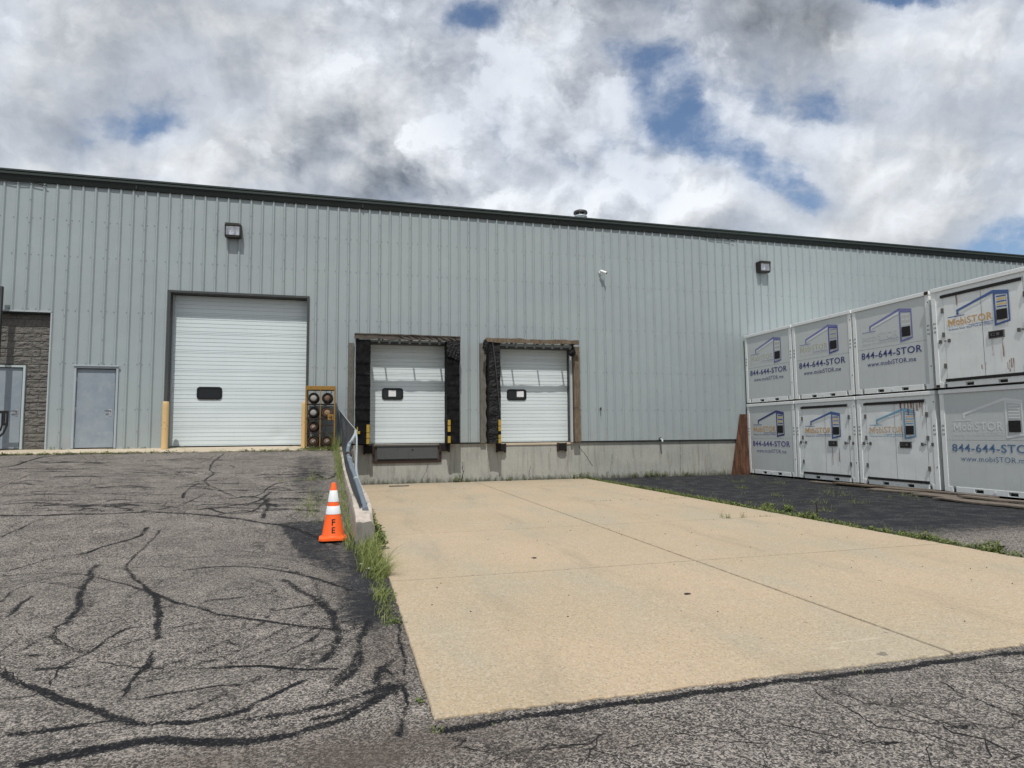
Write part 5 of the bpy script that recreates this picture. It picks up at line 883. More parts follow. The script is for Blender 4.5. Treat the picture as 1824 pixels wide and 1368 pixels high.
# ---------------------------------------------------------------- dock bumpers, leveller
GB = 'black rubber dock bumpers under the loading doors'
for x0, x1, z0, z1, lb in ((.60, .88, .90, 1.165, 'black rubber bumper left of the steel dock lip, beside the fence'),
                   (2.84, 3.14, .94, 1.18, 'black rubber bumper right of the steel dock lip, under the same door'),
                   (4.62, 4.91, .90, 1.155, 'black rubber bumper under the torn black pad with yellow markers'),
                   (6.62, 6.91, .90, 1.155, 'black rubber bumper nearest the bare brown wooden post')):
    t = empty('dock_bumper', ((x0+x1)/2, 0, z0), 0, lb, 'dock bumper', GB)
    mb = MB(); n = 8
    for i in range(n):
        a = x0+.035+(x1-x0-.07)*i/n; mb.box(a+.001, a+(x1-x0-.07)/n-.001, -.13-.008*(i % 2), -.003, z0+.01, z1-.01)
    part(mb, 'rubber_block', M['rubber'], t, bevel=.006)
    for a in (x0-.01, x1-.034): part(MB().box(a, a+.044, -.085, .008, z0-.02, z1), 'end_plate', M['rust'], t)
t = empty('dock_leveler', (1.88, 0, .60), 0, 'grey steel dock lip hanging in a rusty frame under the left loading door', 'dock leveler')
mb = MB(); mb.box(.86, .93, -.035, .01, .62, 1.10); mb.box(2.83, 2.90, -.035, .01, .62, 1.10); mb.box(.93, 2.83, -.035, .01, .615, .69); part(mb, 'pit_frame', M['rust'], t, bevel=.004)
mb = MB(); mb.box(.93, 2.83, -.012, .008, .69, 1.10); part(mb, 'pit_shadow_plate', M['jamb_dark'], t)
mb = MB(); mb.box(.98, 2.78, -.07, -.045, .735, 1.13); mb.box(.98, 2.78, -.10, -.07, 1.115, 1.14); part(mb, 'steel_lip', M['leveler'], t, bevel=.005)
mb = MB(); mb.tube([(.90, -.055, 1.14), (2.86, -.055, 1.14)], .022, 10); part(mb, 'hinge_pin', M['dark_steel'], t)
mb = MB(); mb.tube([(2.02, -.072, 1.0), (2.02, -.08, 1.0)], .025, 12); part(mb, 'bolt', M['black'], t)
# ---------------------------------------------------------------- wall pack lights, camera, taps
def wall_light(x, z, label):
    t = empty('wall_light', (x, 0, z), 0, label, 'wall light', 'floodlights on the warehouse wall')
    w_, h_, d_ = .42, .40, .28
    mb = MB(); x0, x1 = -w_/2, w_/2
    P = [(-.0, h_), (-d_, h_), (-d_-.02, h_-.06), (-d_, h_-.07), (-d_+.02, .05), (-.22, .0), (-.03, .02)]
    # housing: side cheeks, top, bottom, back
    for a, b in ((x0, x0+.03), (x1-.03, x1)):
        k = len(mb.v); mb.v += [(a, y, z_) for y, z_ in P]+[(b, y, z_) for y, z_ in P]; n = len(P)
        mb.f.append(tuple(range(k, k+n))); mb.m.append(0); mb.f.append(tuple(range(k+2*n-1, k+n-1, -1))); mb.m.append(0)
        for i in range(n): j = (i+1) % n; mb.f.append((k+i, k+j, k+n+j, k+n+i)); mb.m.append(0)
    mb.box(x0+.03, x1-.03, -d_-.015, -.04, h_-.085, h_-.002); mb.box(x0+.03, x1-.03, -.235, -.04, .003, .055); mb.box(x0+.03, x1-.03, -.055, -.037, .05, h_-.08)
    o = mb.build('housing', M['bronze'], t, bevel=.006)
    mb = MB(); a, b = x0+.032, x1-.032
    yb, yf = -.075, -.245
    mb.quad((a+.05, yb, .12), (b-.05, yb, .12), (b-.05, yb, h_-.13), (a+.05, yb, h_-.13))
    mb.quad((a, yf, .06), (b, yf, .06), (b-.05, yb, .12), (a+.05, yb, .12)); mb.quad((a, yf, h_-.09), (a+.05, yb, h_-.13), (b-.05, yb, h_-.13), (b, yf, h_-.09))
    mb.quad((a, yf, .06), (a+.05, yb, .12), (a+.05, yb, h_-.13), (a, yf, h_-.09)); mb.quad((b, yf, .06), (b, yf, h_-.09), (b-.05, yb, h_-.13), (b-.05, yb, .12))
    mb.build('reflector', M['reflector'], t)
    mb = MB(); mb.lathe([(0, 0), (.03, .0), (.045, .06), (.045, .11), (.02, .15), (0, .16)], (0, -.17, .12), 14); mb.build('bulb', M['white_plastic'], t, smooth=60)
    mb = MB(); mb.box(a, b, -.256, -.252, .06, h_-.09); mb.build('lens', M['lens'], t)
    return t
wall_light(-3.085, 7.09, 'dark floodlight high on the wall above the big white roll-up door')
wall_light(14.44, 7.10, 'dark floodlight high on the wall above the stacked containers')
t = empty('security_camera', (8.2, 0, 6.78), 0, 'small white bullet camera high on the wall right of the loading doors', 'security camera')
mb = MB(); mb.lathe([(0, 0), (.045, 0), (.045, .03), (0, .03)], (0, -.034, 0), 18, 'y'); mb.tube([(0, -.06, 0), (.01, -.12, -.02), (.04, -.16, -.03)], .018, 10); mb.build('mount', M['white_plastic'], t, smooth=40)
mb = MB(); A_ = Vector((-.02, -.12, .03)); B_ = Vector((.13, -.27, -.075)); mb.tube([A_, A_.lerp(B_, .05), A_.lerp(B_, .9), B_], [.03, .042, .044, .04], 16); mb.build('camera_body', M['white_plastic'], t, smooth=40)
mb = MB(); dv = (B_-A_).normalized(); mb.tube([B_, B_+dv*.006], [.034, .034], 16); mb.build('camera_lens', M['black'], t)
mb = MB(); mb.tube([(.0, -.04, -.02), (-.01, -.05, -.09), (.02, -.045, -.16), (.04, -.04, -.2)], .006, 6); mb.build('cable', M['white_plastic'], t)
t = empty('hose_tap', (8.12, 0, 2.24), 0, 'small tap stub with a dangling chain low on the siding', 'tap')
mb = MB(); mb.tube([(0, 0, 0), (0, -.10, .0)], .018, 10); mb.tube([(0, -.09, .03), (0, -.09, -.05)], [.02, .014], 10); mb.box(-.03, .03, -.07, -.06, .03, .045); mb.build('tap_body', M['dark_steel'], t)
mb = MB(); mb.tube([(0, -.08, -.04), (.02, -.045, -.2), (.03, -.04, -.32)], .005, 5); mb.build('chain', M['steel'], t)
t = empty('pipe_outlet', (10.25, 0, 1.20), 0, 'short metal pipe elbow poking out at the top of the concrete base', 'pipe')
mb = MB(); mb.tube([(0, 0, .03), (0, -.12, .03), (0, -.17, .0), (0, -.18, -.06)], .035, 12); mb.build('elbow', M['galv_light'], t, smooth=50)
mb = MB(); mb.lathe([(.06, 0), (.06, .02), (.03, .02)], (0, -.04, .03), 16, 'y'); mb.build('flange', M['rust'], t)
t = empty('roof_vent', (8.03, 1.2, 8.52), 0, 'round galvanised vent cap standing on the roof just behind the eave', 'roof vent')
mb = MB(); mb.lathe([(.20, -.1), (.20, .50)], n=28); mb.build('vent_pipe', M['galv_light'], t, smooth=40)
mb = MB(); mb.lathe([(.0, .80), (.12, .795), (.235, .745), (.25, .70), (.245, .665), (.17, .66), (0, .66)], n=28); mb.build('vent_cap', M['dark_steel'], t, smooth=50)
mb = MB(); mb.lathe([(.21, .5), (.235, .53), (.235, .56), (.2, .6), (.19, .6)], n=28); mb.build('vent_collar', M['galv_light'], t, smooth=50)
for i in range(6):
    a = i*math.pi/3; MB().box(.19*math.cos(a)-.012, .19*math.cos(a)+.012, .19*math.sin(a)-.012, .19*math.sin(a)+.012, .58, .67).build('vent_bracket', M['galv_light'], t)
# ---------------------------------------------------------------- bollards
def bollard(x, y, z0, h, r, lb):
    mb = MB(); NS, NH = 28, 40
    k = 0
    for j in range(NH+1):
        z = h*j/NH; rr = r*(1 if j < NH-2 else (.93 if j == NH-1 else (.97 if j == NH-2 else .80)))
        for i in range(NS):
            a = 2*math.pi*i/NS; q = rr-.004*max(0, mnoise.noise(Vector((math.cos(a)*4, math.sin(a)*4, z*5)))-.2)
            mb.v.append((q*math.cos(a), q*math.sin(a), z))
    for j in range(NH):
        for i in range(NS): a = j*NS+i; b = j*NS+(i+1) % NS; mb.f.append((a, b, b+NS, a+NS)); mb.m.append(0)
    mb.f.append(tuple(NH*NS+i for i in range(NS))); mb.m.append(0)
    o = mb.build('bollard', M['bollard'], smooth=40); o.location = (x, y, z0); tag(o, lb, 'bollard', 'yellow bollards at the big roll-up door')
bollard(-4.63, -.32, 1.12, 1.29, .085, 'chipped yellow bollard left of the big white roll-up door')
bollard(-1.06, -.28, 1.12, 1.30, .085, 'yellow bollard mostly hidden behind the cylinder rack')
# ---------------------------------------------------------------- cylinder rack and its gas cylinders
RX0, RX1, RZ0, RZ1, RY0, RY1 = -1.02, -.215, 1.085, 2.84, -.80, -.28
t = empty('cylinder_rack', ((RX0+RX1)/2, RY0, RZ0), 0, 'yellow steel cylinder rack with four shelves beside the roll-up door', 'rack')
mb = MB(); p_ = .035
mb.box(RX0, RX1, RY0, RY1, RZ1-.11, RZ1); part(mb, 'top', M['yellow'], t, bevel=.006)
for x in (RX0, RX1-p_):
    for y in (RY0, RY1-p_):
        mb = MB(); mb.box(x, x+p_, y, y+p_, RZ0, RZ1-.112); part(mb, 'post', M['yellow'], t, bevel=.003)
mb = MB(); mb.box((RX0+RX1)/2-.011, (RX0+RX1)/2+.011, RY0+.004, RY0+.02, RZ0+.03, RZ1-.112); part(mb, 'door_bar', M['yellow'], t)
lv = [RZ0+.02, RZ0+.425, RZ0+.83, RZ0+1.235]
for z in lv:
    mb = MB(); mb.box(RX0+p_, RX1-p_, RY0+.002, RY0+.012, z, z+.022); mb.box(RX0+p_, RX1-p_, RY0+.03, RY1-.03, z+.0, z+.012); mb.box(RX0+p_, RX1-p_, RY1-.03, RY1-.01, z, z+.025); part(mb, 'shelf', M['rust'], t)
mb = MB(); mb.box(RX0+.43, RX1-p_, RY0-.004, RY0+.0, lv[2]-.20, lv[2]-.17)
mb.tube([(RX1-.10, RY0-.004, lv[3]+.37), (RX1-.2, RY0-.004, lv[3]+.03)], .011, 6); mb.tube([(RX0+.38, RY0-.004, lv[1]+.36), (RX0+.26, RY0-.004, lv[1]+.03)], .008, 6)
part(mb, 'brace', M['rust'], t)
mb = MB(); mb.box(RX1-.20, RX1-.045, RY0-.014, RY0-.006, RZ0+.80, RZ0+.96); lt = part(mb, 'hasp_plate', M['yellow'], t, bevel=.004)
mb = MB(); mb.box(RX1-.165, RX1-.13, RY0-.024, RY0-.015, RZ0+.865, RZ0+.885); mb.tube([(RX1-.10, RY0-.02, RZ0+.84), (RX1-.10, RY0-.02, RZ0+.92)], .018, 8); part(mb, 'padlock', M['dark_steel'], t, parent=lt)
cols_ = [('grey', 'cyl_c'), ('brown', 'cyl_c'), ('grey', 'cyl_c'), ('tan', 'cyl_b'), ('dark', 'cyl_c'), None, ('dark ring-handled', 'cyl_c'), ('dark ring-handled', 'cyl_c')]
rown = ['top', 'second', 'third', 'bottom']
for i in range(8):
    if cols_[i] is None: continue
    row, cc = i//2, i % 2
    cx_ = RX0+.215 if cc == 0 else RX1-.215; cz_ = lv[3-row]+.028+.157
    lab = ('%s gas cylinder lying on the %s shelf of the yellow rack, %s side' % (cols_[i][0], rown[row], 'left' if cc == 0 else 'right'))
    if row < 2 and cc == 0: dm = 'disc_a'
    elif i == 3: dm = 'disc_b'
    else: dm = 'cyl_b'
    c1 = empty('gas_cylinder', (cx_, RY0+.03, cz_), 0, lab, 'gas cylinder', 'gas cylinders lying in the yellow rack')
    mb = MB(); rr = .153
    mb.lathe([(0, .004), (.07, .0), (.11, -.012), (.14, -.045), (rr, -.085), (rr, -.40), (.13, -.44), (0, -.46)], (0, .04, 0), 36, 'y'); mb.build('cylinder_body', M[cols_[i][1]], c1, smooth=40)
    mb = MB(); mb.lathe([(0, .022), (.06, .018), (.085, .008), (.092, -.006)], (0, .04, 0), 32, 'y'); mb.build('end_disc', M[dm], c1, smooth=50)
    mb = MB(); ra = .118 if row < 3 else .135
    mb.lathe([(ra, -.05), (ra, .035), (ra-.008, .035), (ra-.008, -.05)], (0, .04, 0), 32, 'y'); mb.build('collar', M[cols_[i][1]] if row < 3 else M['cyl_b'], c1, smooth=40)
    if row >= 2:
        mb = MB(); mb.lathe([(0, .04), (.02, .04), (.026, .02), (.03, 0)], (.0, .04, 0), 14, 'y'); mb.tube([(0, .02, 0), (.05, .01, .03)], .014, 8); mb.build('valve', M['steel'], c1, smooth=40)
# ---------------------------------------------------------------- retaining curb and the fallen fence
top = [(0.01, 1.13), (-2.2, .93), (-4.45, .735), (-4.47, .71), (-6.8, .585), (-9.5, .46), (-9.95, .38), (-10.35, .31)]
ty = [a for a, _ in top]; tz = [b for _, b in top]
def wl(y): return -.12+.30*(-y)/10.35
def ztop(y): return float(np.interp(-y, [-a for a in ty], tz))
mb = MB(); NY, ring_n = 120, 0
secs_ = []
for i in range(NY+1):
    y = -10.38*i/NY; xl = wl(y); xr = xl+.26+.02*math.sin(y*1.3); z = ztop(y)
    sec = []
    for (u, v) in [(0, 0), (0, .25), (0, .5), (0, .75), (0, .93), (.04, 1), (.2, 1), (.4, 1), (.6, 1), (.8, 1), (.96, 1), (1, .93), (1, .75), (1, .5), (1, .25), (1, 0)]:
        zz = -.15+(z+.15)*v; X = xl+(xr-xl)*u
        n_ = mnoise.noise(Vector((X*6, y*5, zz*6)))*.016+mnoise.noise(Vector((X*18, y*17, zz*18)))*.009
        if v > .9:
            chip = max(0, mnoise.noise(Vector((u*2.5, y*1.9, 7)))-.12)*(.16 if u > .45 else .07)
            zz -= chip; 
        sec.append((X+n_*(1 if u > .5 else -1), y+n_*.4, zz+n_*.8*(v > .9)))
    secs_.append(sec)
for s_ in secs_: mb.v += s_
n = 16
for i in range(NY):
    for j in range(n-1): a = i*n+j; mb.f.append((a, a+1, a+n+1, a+n)); mb.m.append(0)
mb.f.append(tuple(NY*n+j for j in range(n))); mb.m.append(1); mb.f.append(tuple(range(n))); mb.m.append(0)
rw = mb.build('retaining_wall', [M['curb'], concrete('curb_end_concrete', (.17, .165, .14), (.27, .255, .22), (.08, .075, .06), moss=False)], smooth=35)
tag(rw, 'low chipped concrete retaining wall between the ramp and the dock pad', 'retaining wall')
# fence
bot = [(-.03, -.06, 1.15), (.0, -1.5, 1.02), (.03, -3, .89), (.06, -4.5, .76), (.12, -6.5, .63), (.16, -8, .56), (.24, -9.8, .46)]
upp = [(-.10, -.08, 2.18), (.12, -1.5, 1.84), (.31, -3, 1.57), (.17, -3.7, 1.24), (.15, -6, .82), (.19, -7.4, .69), (.28, -9.7, .46)]
fe = empty('chain_link_fence', (0, 0, 1.15), 0, 'collapsed grey chain link fence with bent pipes lying along the retaining wall', 'fence')
def lerpP(P, t):
    t = min(max(t, 0), 1)*(len(P)-1); i = min(int(t), len(P)-2); return Vector(P[i]).lerp(Vector(P[i+1]), t-i)
mb = MB(); NW = 210; H_ = 20
def fpt(s_, h_):
    a, b = lerpP(bot, s_), lerpP(upp, s_); p = a.lerp(b, h_)
    p.x += .035*math.sin(s_*30+h_*4)*math.sin(h_*3.1)*(1-s_); return p
for k_ in range(-H_, NW):
    for dr_ in (1, -1):
        pl = []
        for j in range(0, H_+1, 2):
            s_ = (k_+(j if dr_ > 0 else H_-j))/NW
            if 0 <= s_ <= 1: pl.append(fpt(s_, j/H_))
        if len(pl) > 1: mb.tube(pl, .003, 3, caps=False)
part(mb, 'chain_link_mesh', M['wire'], fe)
def rail(name, P, r, m, nn=14):
    mb = MB(); mb.tube(P, r, nn)
    part(mb, name, m, fe, smooth=50)
def smooth_path(P, n=8):
    P = [Vector(p) for p in P]; out = []
    for i in range(len(P)-1):
        p0, p1, p2, p3 = P[max(i-1, 0)], P[i], P[i+1], P[min(i+2, len(P)-1)]
        for j in range(n):
            t = j/n; out.append(.5*((2*p1)+(-p0+p2)*t+(2*p0-5*p1+4*p2-p3)*t*t+(-p0+3*p1-3*p2+p3)*t**3))
    out.append(P[-1]); return out
rail('rail_pipe', smooth_path([(.15, -3.62, 1.26), (.12, -4.3, 1.06), (.175, -5.8, .84), (.24, -7.25, .66), (.285, -8.6, .52), (.325, -9.85, .40)]), .045, M['galv'])
rail('rail_pipe', smooth_path([(.31, -3.0, 1.57), (.325, -3.35, 1.38), (.315, -3.9, 1.14), (.285, -5.2, .94), (.26, -6.6, .75), (.30, -8.2, .56)]), .024, M['galv_light'])
rail('bent_pipe', smooth_path([(.31, -3.0, 1.57), (.29, -3.15, 1.48), (.2, -3.45, 1.32), (.15, -3.62, 1.26), (.13, -3.9, 1.18)]), .036, M['galv_light'])
rail('tension_wire', smooth_path([(-.10, -.08, 2.19), (.12, -1.5, 1.86), (.31, -3, 1.59)]), .012, M['galv_light'], 6)
rail('fence_post', [(-.10, -.08, 1.0), (-.10, -.08, 2.20)], .028, M['galv'])
for y_, x_, z_ in ((-7.3, .243, .655), (-9.5, .315, .43), (-5.0, .148, .94)):
    mb = MB(); mb.tube([(x_, y_-.05, z_-.008), (x_, y_+.05, z_+.012)], .054, 14); part(mb, 'pipe_coupling', M['galv_light'] if y_ > -9 else M['galv'], fe, smooth=50)
mb = MB(); mb.tube([(.10, -4.5, 1.06), (.16, -4.62, 1.0)], .045, 10); part(mb, 'rusty_clamp', M['rust'], fe)
# ---------------------------------------------------------------- traffic cone
cz0 = .055
t = empty('traffic_cone', (-.115, -10.05, cz0), 0, 'orange traffic cone with two white bands and black letters FE', 'traffic cone')
HB, r0_, r1_ = .755, .150, .030
def cr_(z): return r0_+(r1_-r0_)*(z-.035)/(HB-.035)
mb = MB(); o_ = [(-.185, -.13), (-.13, -.185), (.13, -.185), (.185, -.13), (.185, .13), (.13, .185), (-.13, .185), (-.185, .13)]
mb.v += [(x, y, 0) for x, y in o_]+[(x*.99, y*.99, .028) for x, y in o_]+[(x*.86, y*.86, .038) for x, y in o_]
for a in range(8):
    b = (a+1) % 8; mb.f += [(a, b, 8+b, 8+a), (8+a, 8+b, 16+b, 16+a)]; mb.m += [0, 0]
mb.f += [tuple(range(16, 24)), tuple(reversed(range(8)))]; mb.m += [0, 0]
mb.build('base', M['orange'], t)
mb = MB(); mb.lathe([(.175, .036), (r0_+.004, .048), (cr_(.06), .06), (cr_(HB*.5), HB*.5), (cr_(HB), HB), (r1_*.8, HB+.008), (r1_*.5, HB+.004), (r1_*.5, HB-.05)], n=40); mb.build('cone_body', M['orange'], t, smooth=40)
for a, b in ((.505, .660), (.340, .450)):
    mb = MB(); mb.lathe([(cr_(a)+.0005, a), (cr_(a)+.003, a+.002), (cr_(b)+.003, b-.002), (cr_(b)+.0005, b)], n=40); mb.build('reflective_band', M['white_band'], t, smooth=60)
mb = MB()
for ch_, z_a, z_b in (('F', .195, .280), ('E', .095, .175)):
    vs, fs = text_data(ch_, .02); lo, hi = vs.min(0), vs.max(0); k = len(mb.v)
    for a, b in (vs-lo)/(hi-lo):
        z = z_a+b*(z_b-z_a); x = -.023+a*.046; rr = cr_(z)+.003; ph = -math.pi/2+.05+x/rr; mb.v.append((rr*math.cos(ph), rr*math.sin(ph), z))
    for f_ in fs: mb.f.append(tuple(k+i for i in f_)); mb.m.append(0)
mb.build('lettering', M['black'], t)
# ---------------------------------------------------------------- containers
CX = 13.6
def logo(root, ox, oz, s_, key, roof_c, out_c, text_c, tag_c, st1, st2, wear=0., text_wear=0., y=-.005, under=False):
    """outline building with stripes, name and motto; ox,oz = lower left of the name, s_ = scale"""
    X = lambda a: ox+a*s_; Z = lambda b: oz+b*s_
    def bar(mb, x0, z0, x1, z1, th, m=0, dy=0):
        dx, dz = x1-x0, z1-z0; L = math.hypot(dx, dz); nx_, nz_ = -dz/L*th/2, dx/L*th/2; ex, ez = dx/L*th*.0, dz/L*th*.0
        mb.quad((X(x0-nx_), y+dy, Z(z0-nz_)), (X(x1-nx_), y+dy, Z(z1-nz_)), (X(x1+nx_), y+dy, Z(z1+nz_)), (X(x0+nx_), y+dy, Z(z0+nz_)), m)
    mb = MB()
    mb.v += [(X(a), y, Z(b)) for a, b in ((.27, .44), (1.335, .78), (1.755, .70), (1.755, .65), (1.335, .705), (.33, .395), (.33, .30), (.27, .30))]
    mb.f += [(0, 5, 4, 1), (1, 4, 3, 2), (0, 7, 6, 5)]; mb.m += [0, 0, 0]
    if under:
        mu = MB(); mu.v += [(X(a), y, Z(b)) for a, b in ((.33, .392), (1.33, .702), (1.33, .63), (.37, .35), (.37, .30), (.33, .30))]; mu.f.append(tuple(range(6))); mu.m.append(0); mu.build('logo_highlight', dec(key+'_hi', (.68, .70, .71), .1), root)
    bar(mb, 0, .262, .50, .262, .022); bar(mb, .62, -.045, 1.30, -.045, .014)
    mb.build('logo_roofline', dec(key+'_roof', roof_c, wear), root)
    mb = MB()
    L0, L1, Rt, Rb = .70, -.20, .645, -.13
    q = [(1.335, L0), (1.755, Rt), (1.755, Rb), (1.335, L1)]; q2 = [(1.385, L0-.045), (1.715, Rt-.045), (1.715, Rb+.05), (1.385, L1+.06)]
    mb.v += [(X(a), y, Z(b)) for a, b in q+q2]
    for a in range(4): b = (a+1) % 4; mb.f.append((a, b, 4+b, 4+a)); mb.m.append(0)
    mb.build('logo_outline', dec(key+'_out', out_c, wear), root)
    for nm, c1_, zs_ in (('a', st1, (.58, .44, .30)), ('b', st2, (.51, .37))):
        mb = MB()
        for z in zs_: bar(mb, 1.42, z, 1.68, z-.008, .034)
        mb.build('logo_stripes', dec(key+'_st'+nm, c1_, wear), root)
    mb = MB(); mb.box(X(1.41), X(1.685), y-.012, y-.002, Z(-.05), Z(.225)); mb.build('document_holder', M['c_dark'], root)
    mb = MB(); mb.v += [(X(a_*.20), y, Z(b_*.2)) for a_, b_ in ((0,0),(0,1),(.2,1),(.5,.5),(.8,1),(1,1),(1,0),(.8,0),(.8,.62),(.56,.2),(.44,.2),(.2,.62),(.2,0))]; mb.f.append(tuple(range(13))); mb.m.append(0)
    add_text(mb, 'obi', X(.235), X(.535), Z(-.003), Z(.215), y, 0, .012); add_text(mb, 'STOR', X(.575), X(1.285), Z(0), Z(.205), y, 0, .012)
    mb.build('logo_name', dec(key+'_txt', text_c, text_wear), root)
    mb = MB(); add_text(mb, 'Because Your Stuff Has A STORy!', X(.01), X(1.28), Z(-.145), Z(-.07), y, 0, .004); mb.build('logo_motto', dec(key+'_tag', tag_c, text_wear), root)
def container(colm, tier, typ, label, sc):
    Y0 = -.10-2.425*colm-(.06 if colm == 3 else 0); z0 = (2.425 if tier else .02); w_, h_, dep = 2.36, 2.385, 4.8
    x_ = CX-(.07 if (tier and colm == 3) else 0)
    t = empty('storage_container', (x_, Y0, z0), R(-90), label, 'storage container', 'white storage containers stacked two high on the right')
    fr = M['c_white']; pst = .105
    mb = MB(); mb.box(.012, w_-.012, .03, dep, .1, h_-.06); mb.build('body', M['c_grey'] if typ == 'grey' else M['c_door'], t)
    for a in (0, w_-pst):
        mb = MB(); mb.box(a, a+pst, -.012, .16, .03, h_-.10)
        for dz in (-.10, 0, .10):
            for dx in (.03, .065): mb.box(a+dx, a+dx+.012, -.016, -.010, 1.42+dz, 1.42+dz+.045, 1)
        if a:
            for z in (.55, 2.1): mb.box(a+.06, a+.08, -.018, -.010, z, z+.03, 1)
        mb.build('corner_post', [fr, M['c_dark']], t)
    mb = MB(); mb.box(-.012, w_+.012, -.03, .16, h_-.10, h_-.004); mb.build('top_rail', fr, t, bevel=.01)
    mb = MB(); mb.box(0, w_, .16, dep, h_-.06, h_-.012); mb.build('roof', fr, t)
    # bottom rail with fork pockets
    mb = MB(); p1, p2, pw = .72, 1.46, .20
    for a, b in ((pst, .20), (.28, p1), (p1+pw, p2), (p2+pw, w_-.28), (w_-.20, w_-pst)): mb.box(a, b, -.008, .10, .02, .145)
    for a in (p1, p2): mb.box(a, a+pw, -.008, .10, .115, .145); mb.box(a, a+pw, -.008, .10, .02, .035)
    mb.build('bottom_rail', fr, t, bevel=.004)
    for a in (p1, p2): MB().box(a, a+pw, .055, .09, .035, .115).build('fork_pocket', M['c_dark'], t)
    for a in (.20, w_-.28): MB().box(a, a+.08, .055, .09, .02, .145).build('rail_notch', M['c_dark'], t)
    mb = MB(); mb.lathe([(0, .004), (.028, .004), (.03, 0)], (w_/2, -.012, .085), 12, 'y'); mb.build('rail_plug', M['white_plastic'], t)
    if typ == 'grey':
        for a, b in ((.145, 1.205), (1.211, h_-.10)): MB().box(pst, w_-pst, .0, .03, a, b).build('side_panel', M['c_grey'], t)
        logo(t, .31, 1.43, .887, sc['key'], *sc['c'], wear=sc['w'], text_wear=sc['tw'], under=bool(tier))
        mb = MB(); add_text(mb, '844-644-STOR', .24, 2.10, .945, 1.125, -.005, 0, .015); mb.build('phone_number', dec(sc['key']+'_ph', sc['ph'], sc['phw']), t)
        mb = MB(); add_text(mb, 'www.mobiSTOR.me', .43, 1.92, .735, .855, -.005, 0, .006); mb.build('web_address', dec(sc['key']+'_ww', sc['ph'], sc['ww']), t)
    else:
        sm = w_/2+.01
        for a, b, c_ in ((pst, .29, .145), (w_-.26, w_-pst, .145), (.29, w_-.26, 2.19)): MB().box(a, b, .0, .03, c_, h_-.10).build('front_panel', M['c_door'], t)
        for a, b in ((.298, sm-.005), (sm+.005, w_-.268)):
            mb = MB(); NU, NV = 16, 30; k = 0
            for j in range(NV+1):
                for i in range(NU+1):
                    X_, Z_ = a+(b-a)*i/NU, .16+2.02*j/NV
                    mb.v.append((X_, -.002+.007*mnoise.noise(Vector((X_*2.2+colm*3, Z_*2+tier, 4))), Z_))
            for j in range(NV):
                for i in range(NU): q_ = j*(NU+1)+i; mb.f.append((q_, q_+1, q_+NU+2, q_+NU+1)); mb.m.append(0)
            mb.build('door_leaf', M['c_door'], t, smooth=60)
        for a, b in ((sm-.0045, sm+.0045), (.291, .297), (w_-.267, w_-.261)): MB().box(a, b, .006, .02, .16, 2.18).build('door_seam', M['c_dark'], t)
        mb = MB(); mb.box(.24, w_-.29, -.028, .012, 2.115, 2.18); mb.build('upper_gasket', M['c_dark'], t, bevel=.004)
        mb = MB(); mb.box(.26, w_-.27, -.028, .012, .155, .215); mb.build('lower_gasket', M['c_dark'], t, bevel=.004)
        for x in (.27, w_-.24):
            for z in (.52, 1.25, 1.82):
                mb = MB(); mb.box(x-.032, x+.032, -.022, -.0, z-.055, z+.055); mb.tube([(x, -.028, z-.06), (x, -.028, z+.06)], .010, 8); mb.build('hinge', M['c_hinge'], t, bevel=.003)
        for x in (.17, .40, w_-.40, w_-.12):
            mb = MB(); mb.box(x-.035, x+.035, -.022, .0, 1.06, 1.14); mb.build('latch', M['c_hinge'], t, bevel=.006)
        for a in (.29, w_-.34): MB().box(a, a+.04, -.03, -.01, 1.09, 1.11).build('latch_pin', M['dark_steel'], t)
        pl = MB(); pl.box(1.32, 1.66, -.022, .0, 1.0, 1.16); lb = pl.build('lock_box', M['c_hinge'], t, bevel=.004)
        pl = MB(); pl.box(1.345, 1.635, -.026, -.022, 1.02, 1.14); pl.build('lock_recess', M['c_dark'], lb)
        for q_ in ((1.38, 1.40, 1.05, 1.11), (1.42, 1.47, 1.05, 1.065), (1.42, 1.47, 1.095, 1.11), (1.50, 1.56, 1.05, 1.11)): MB().box(q_[0], q_[1], -.03, -.026, q_[2], q_[3]).build('lock_catch', M['c_hinge'], lb)
        logo(t, .40, 1.375 if tier == 0 else 1.42, .80, sc['key'], *sc['c'], wear=sc['w'], text_wear=sc['tw'], y=-.016)
        rr = random.Random(colm*7+tier)
        for x, z1_, L_, w__ in sc.get('rust', []):
            mb = MB(); mb.quad((x, -.0175, z1_-L_), (x+w__, -.0175, z1_-L_), (x+w__, -.0175, z1_), (x, -.0175, z1_)); mb.build('rust_streak', M['rust_run'], t)
    if tier and colm == 2:
        mb = MB(); mb.box(w_-.10, w_+.01, -.034, -.031, h_-.09, h_-.01); mb.build('rust_patch', M['rust'], t)
    if tier and colm == 3:
        for a, b in ((.01, .10), (w_-.1, w_)): MB().box(a, b, -.02, -.013, .03, b*.03+.09).build('rust_patch', M['rust'], t)
    return t
navy = (.05, .06, .19); blue = (.07, .13, .31); lil = (.19, .20, .42); wht = (.68, .70, .70); org = (.58, .35, .14); pale = (.50, .49, .30); lt = (.18, .36, .50); ltb = (.09, .17, .31)
W_ = 'white container'
container(0, 1, 'grey', 'upper container nearest the wall, grey side with the most faded logo', dict(key='u0', c=(lil, lil, pale, (.40, .42, .42), wht, pale), w=.45, tw=.62, ph=navy, phw=.1, ww=.45))
container(1, 1, 'grey', 'upper container second from the wall, grey side with purple outlined logo and yellowed name', dict(key='u1', c=(lil, (.10, .11, .32), pale, (.42, .43, .40), (.25, .27, .42), pale), w=.25, tw=.58, ph=navy, phw=0, ww=.2))
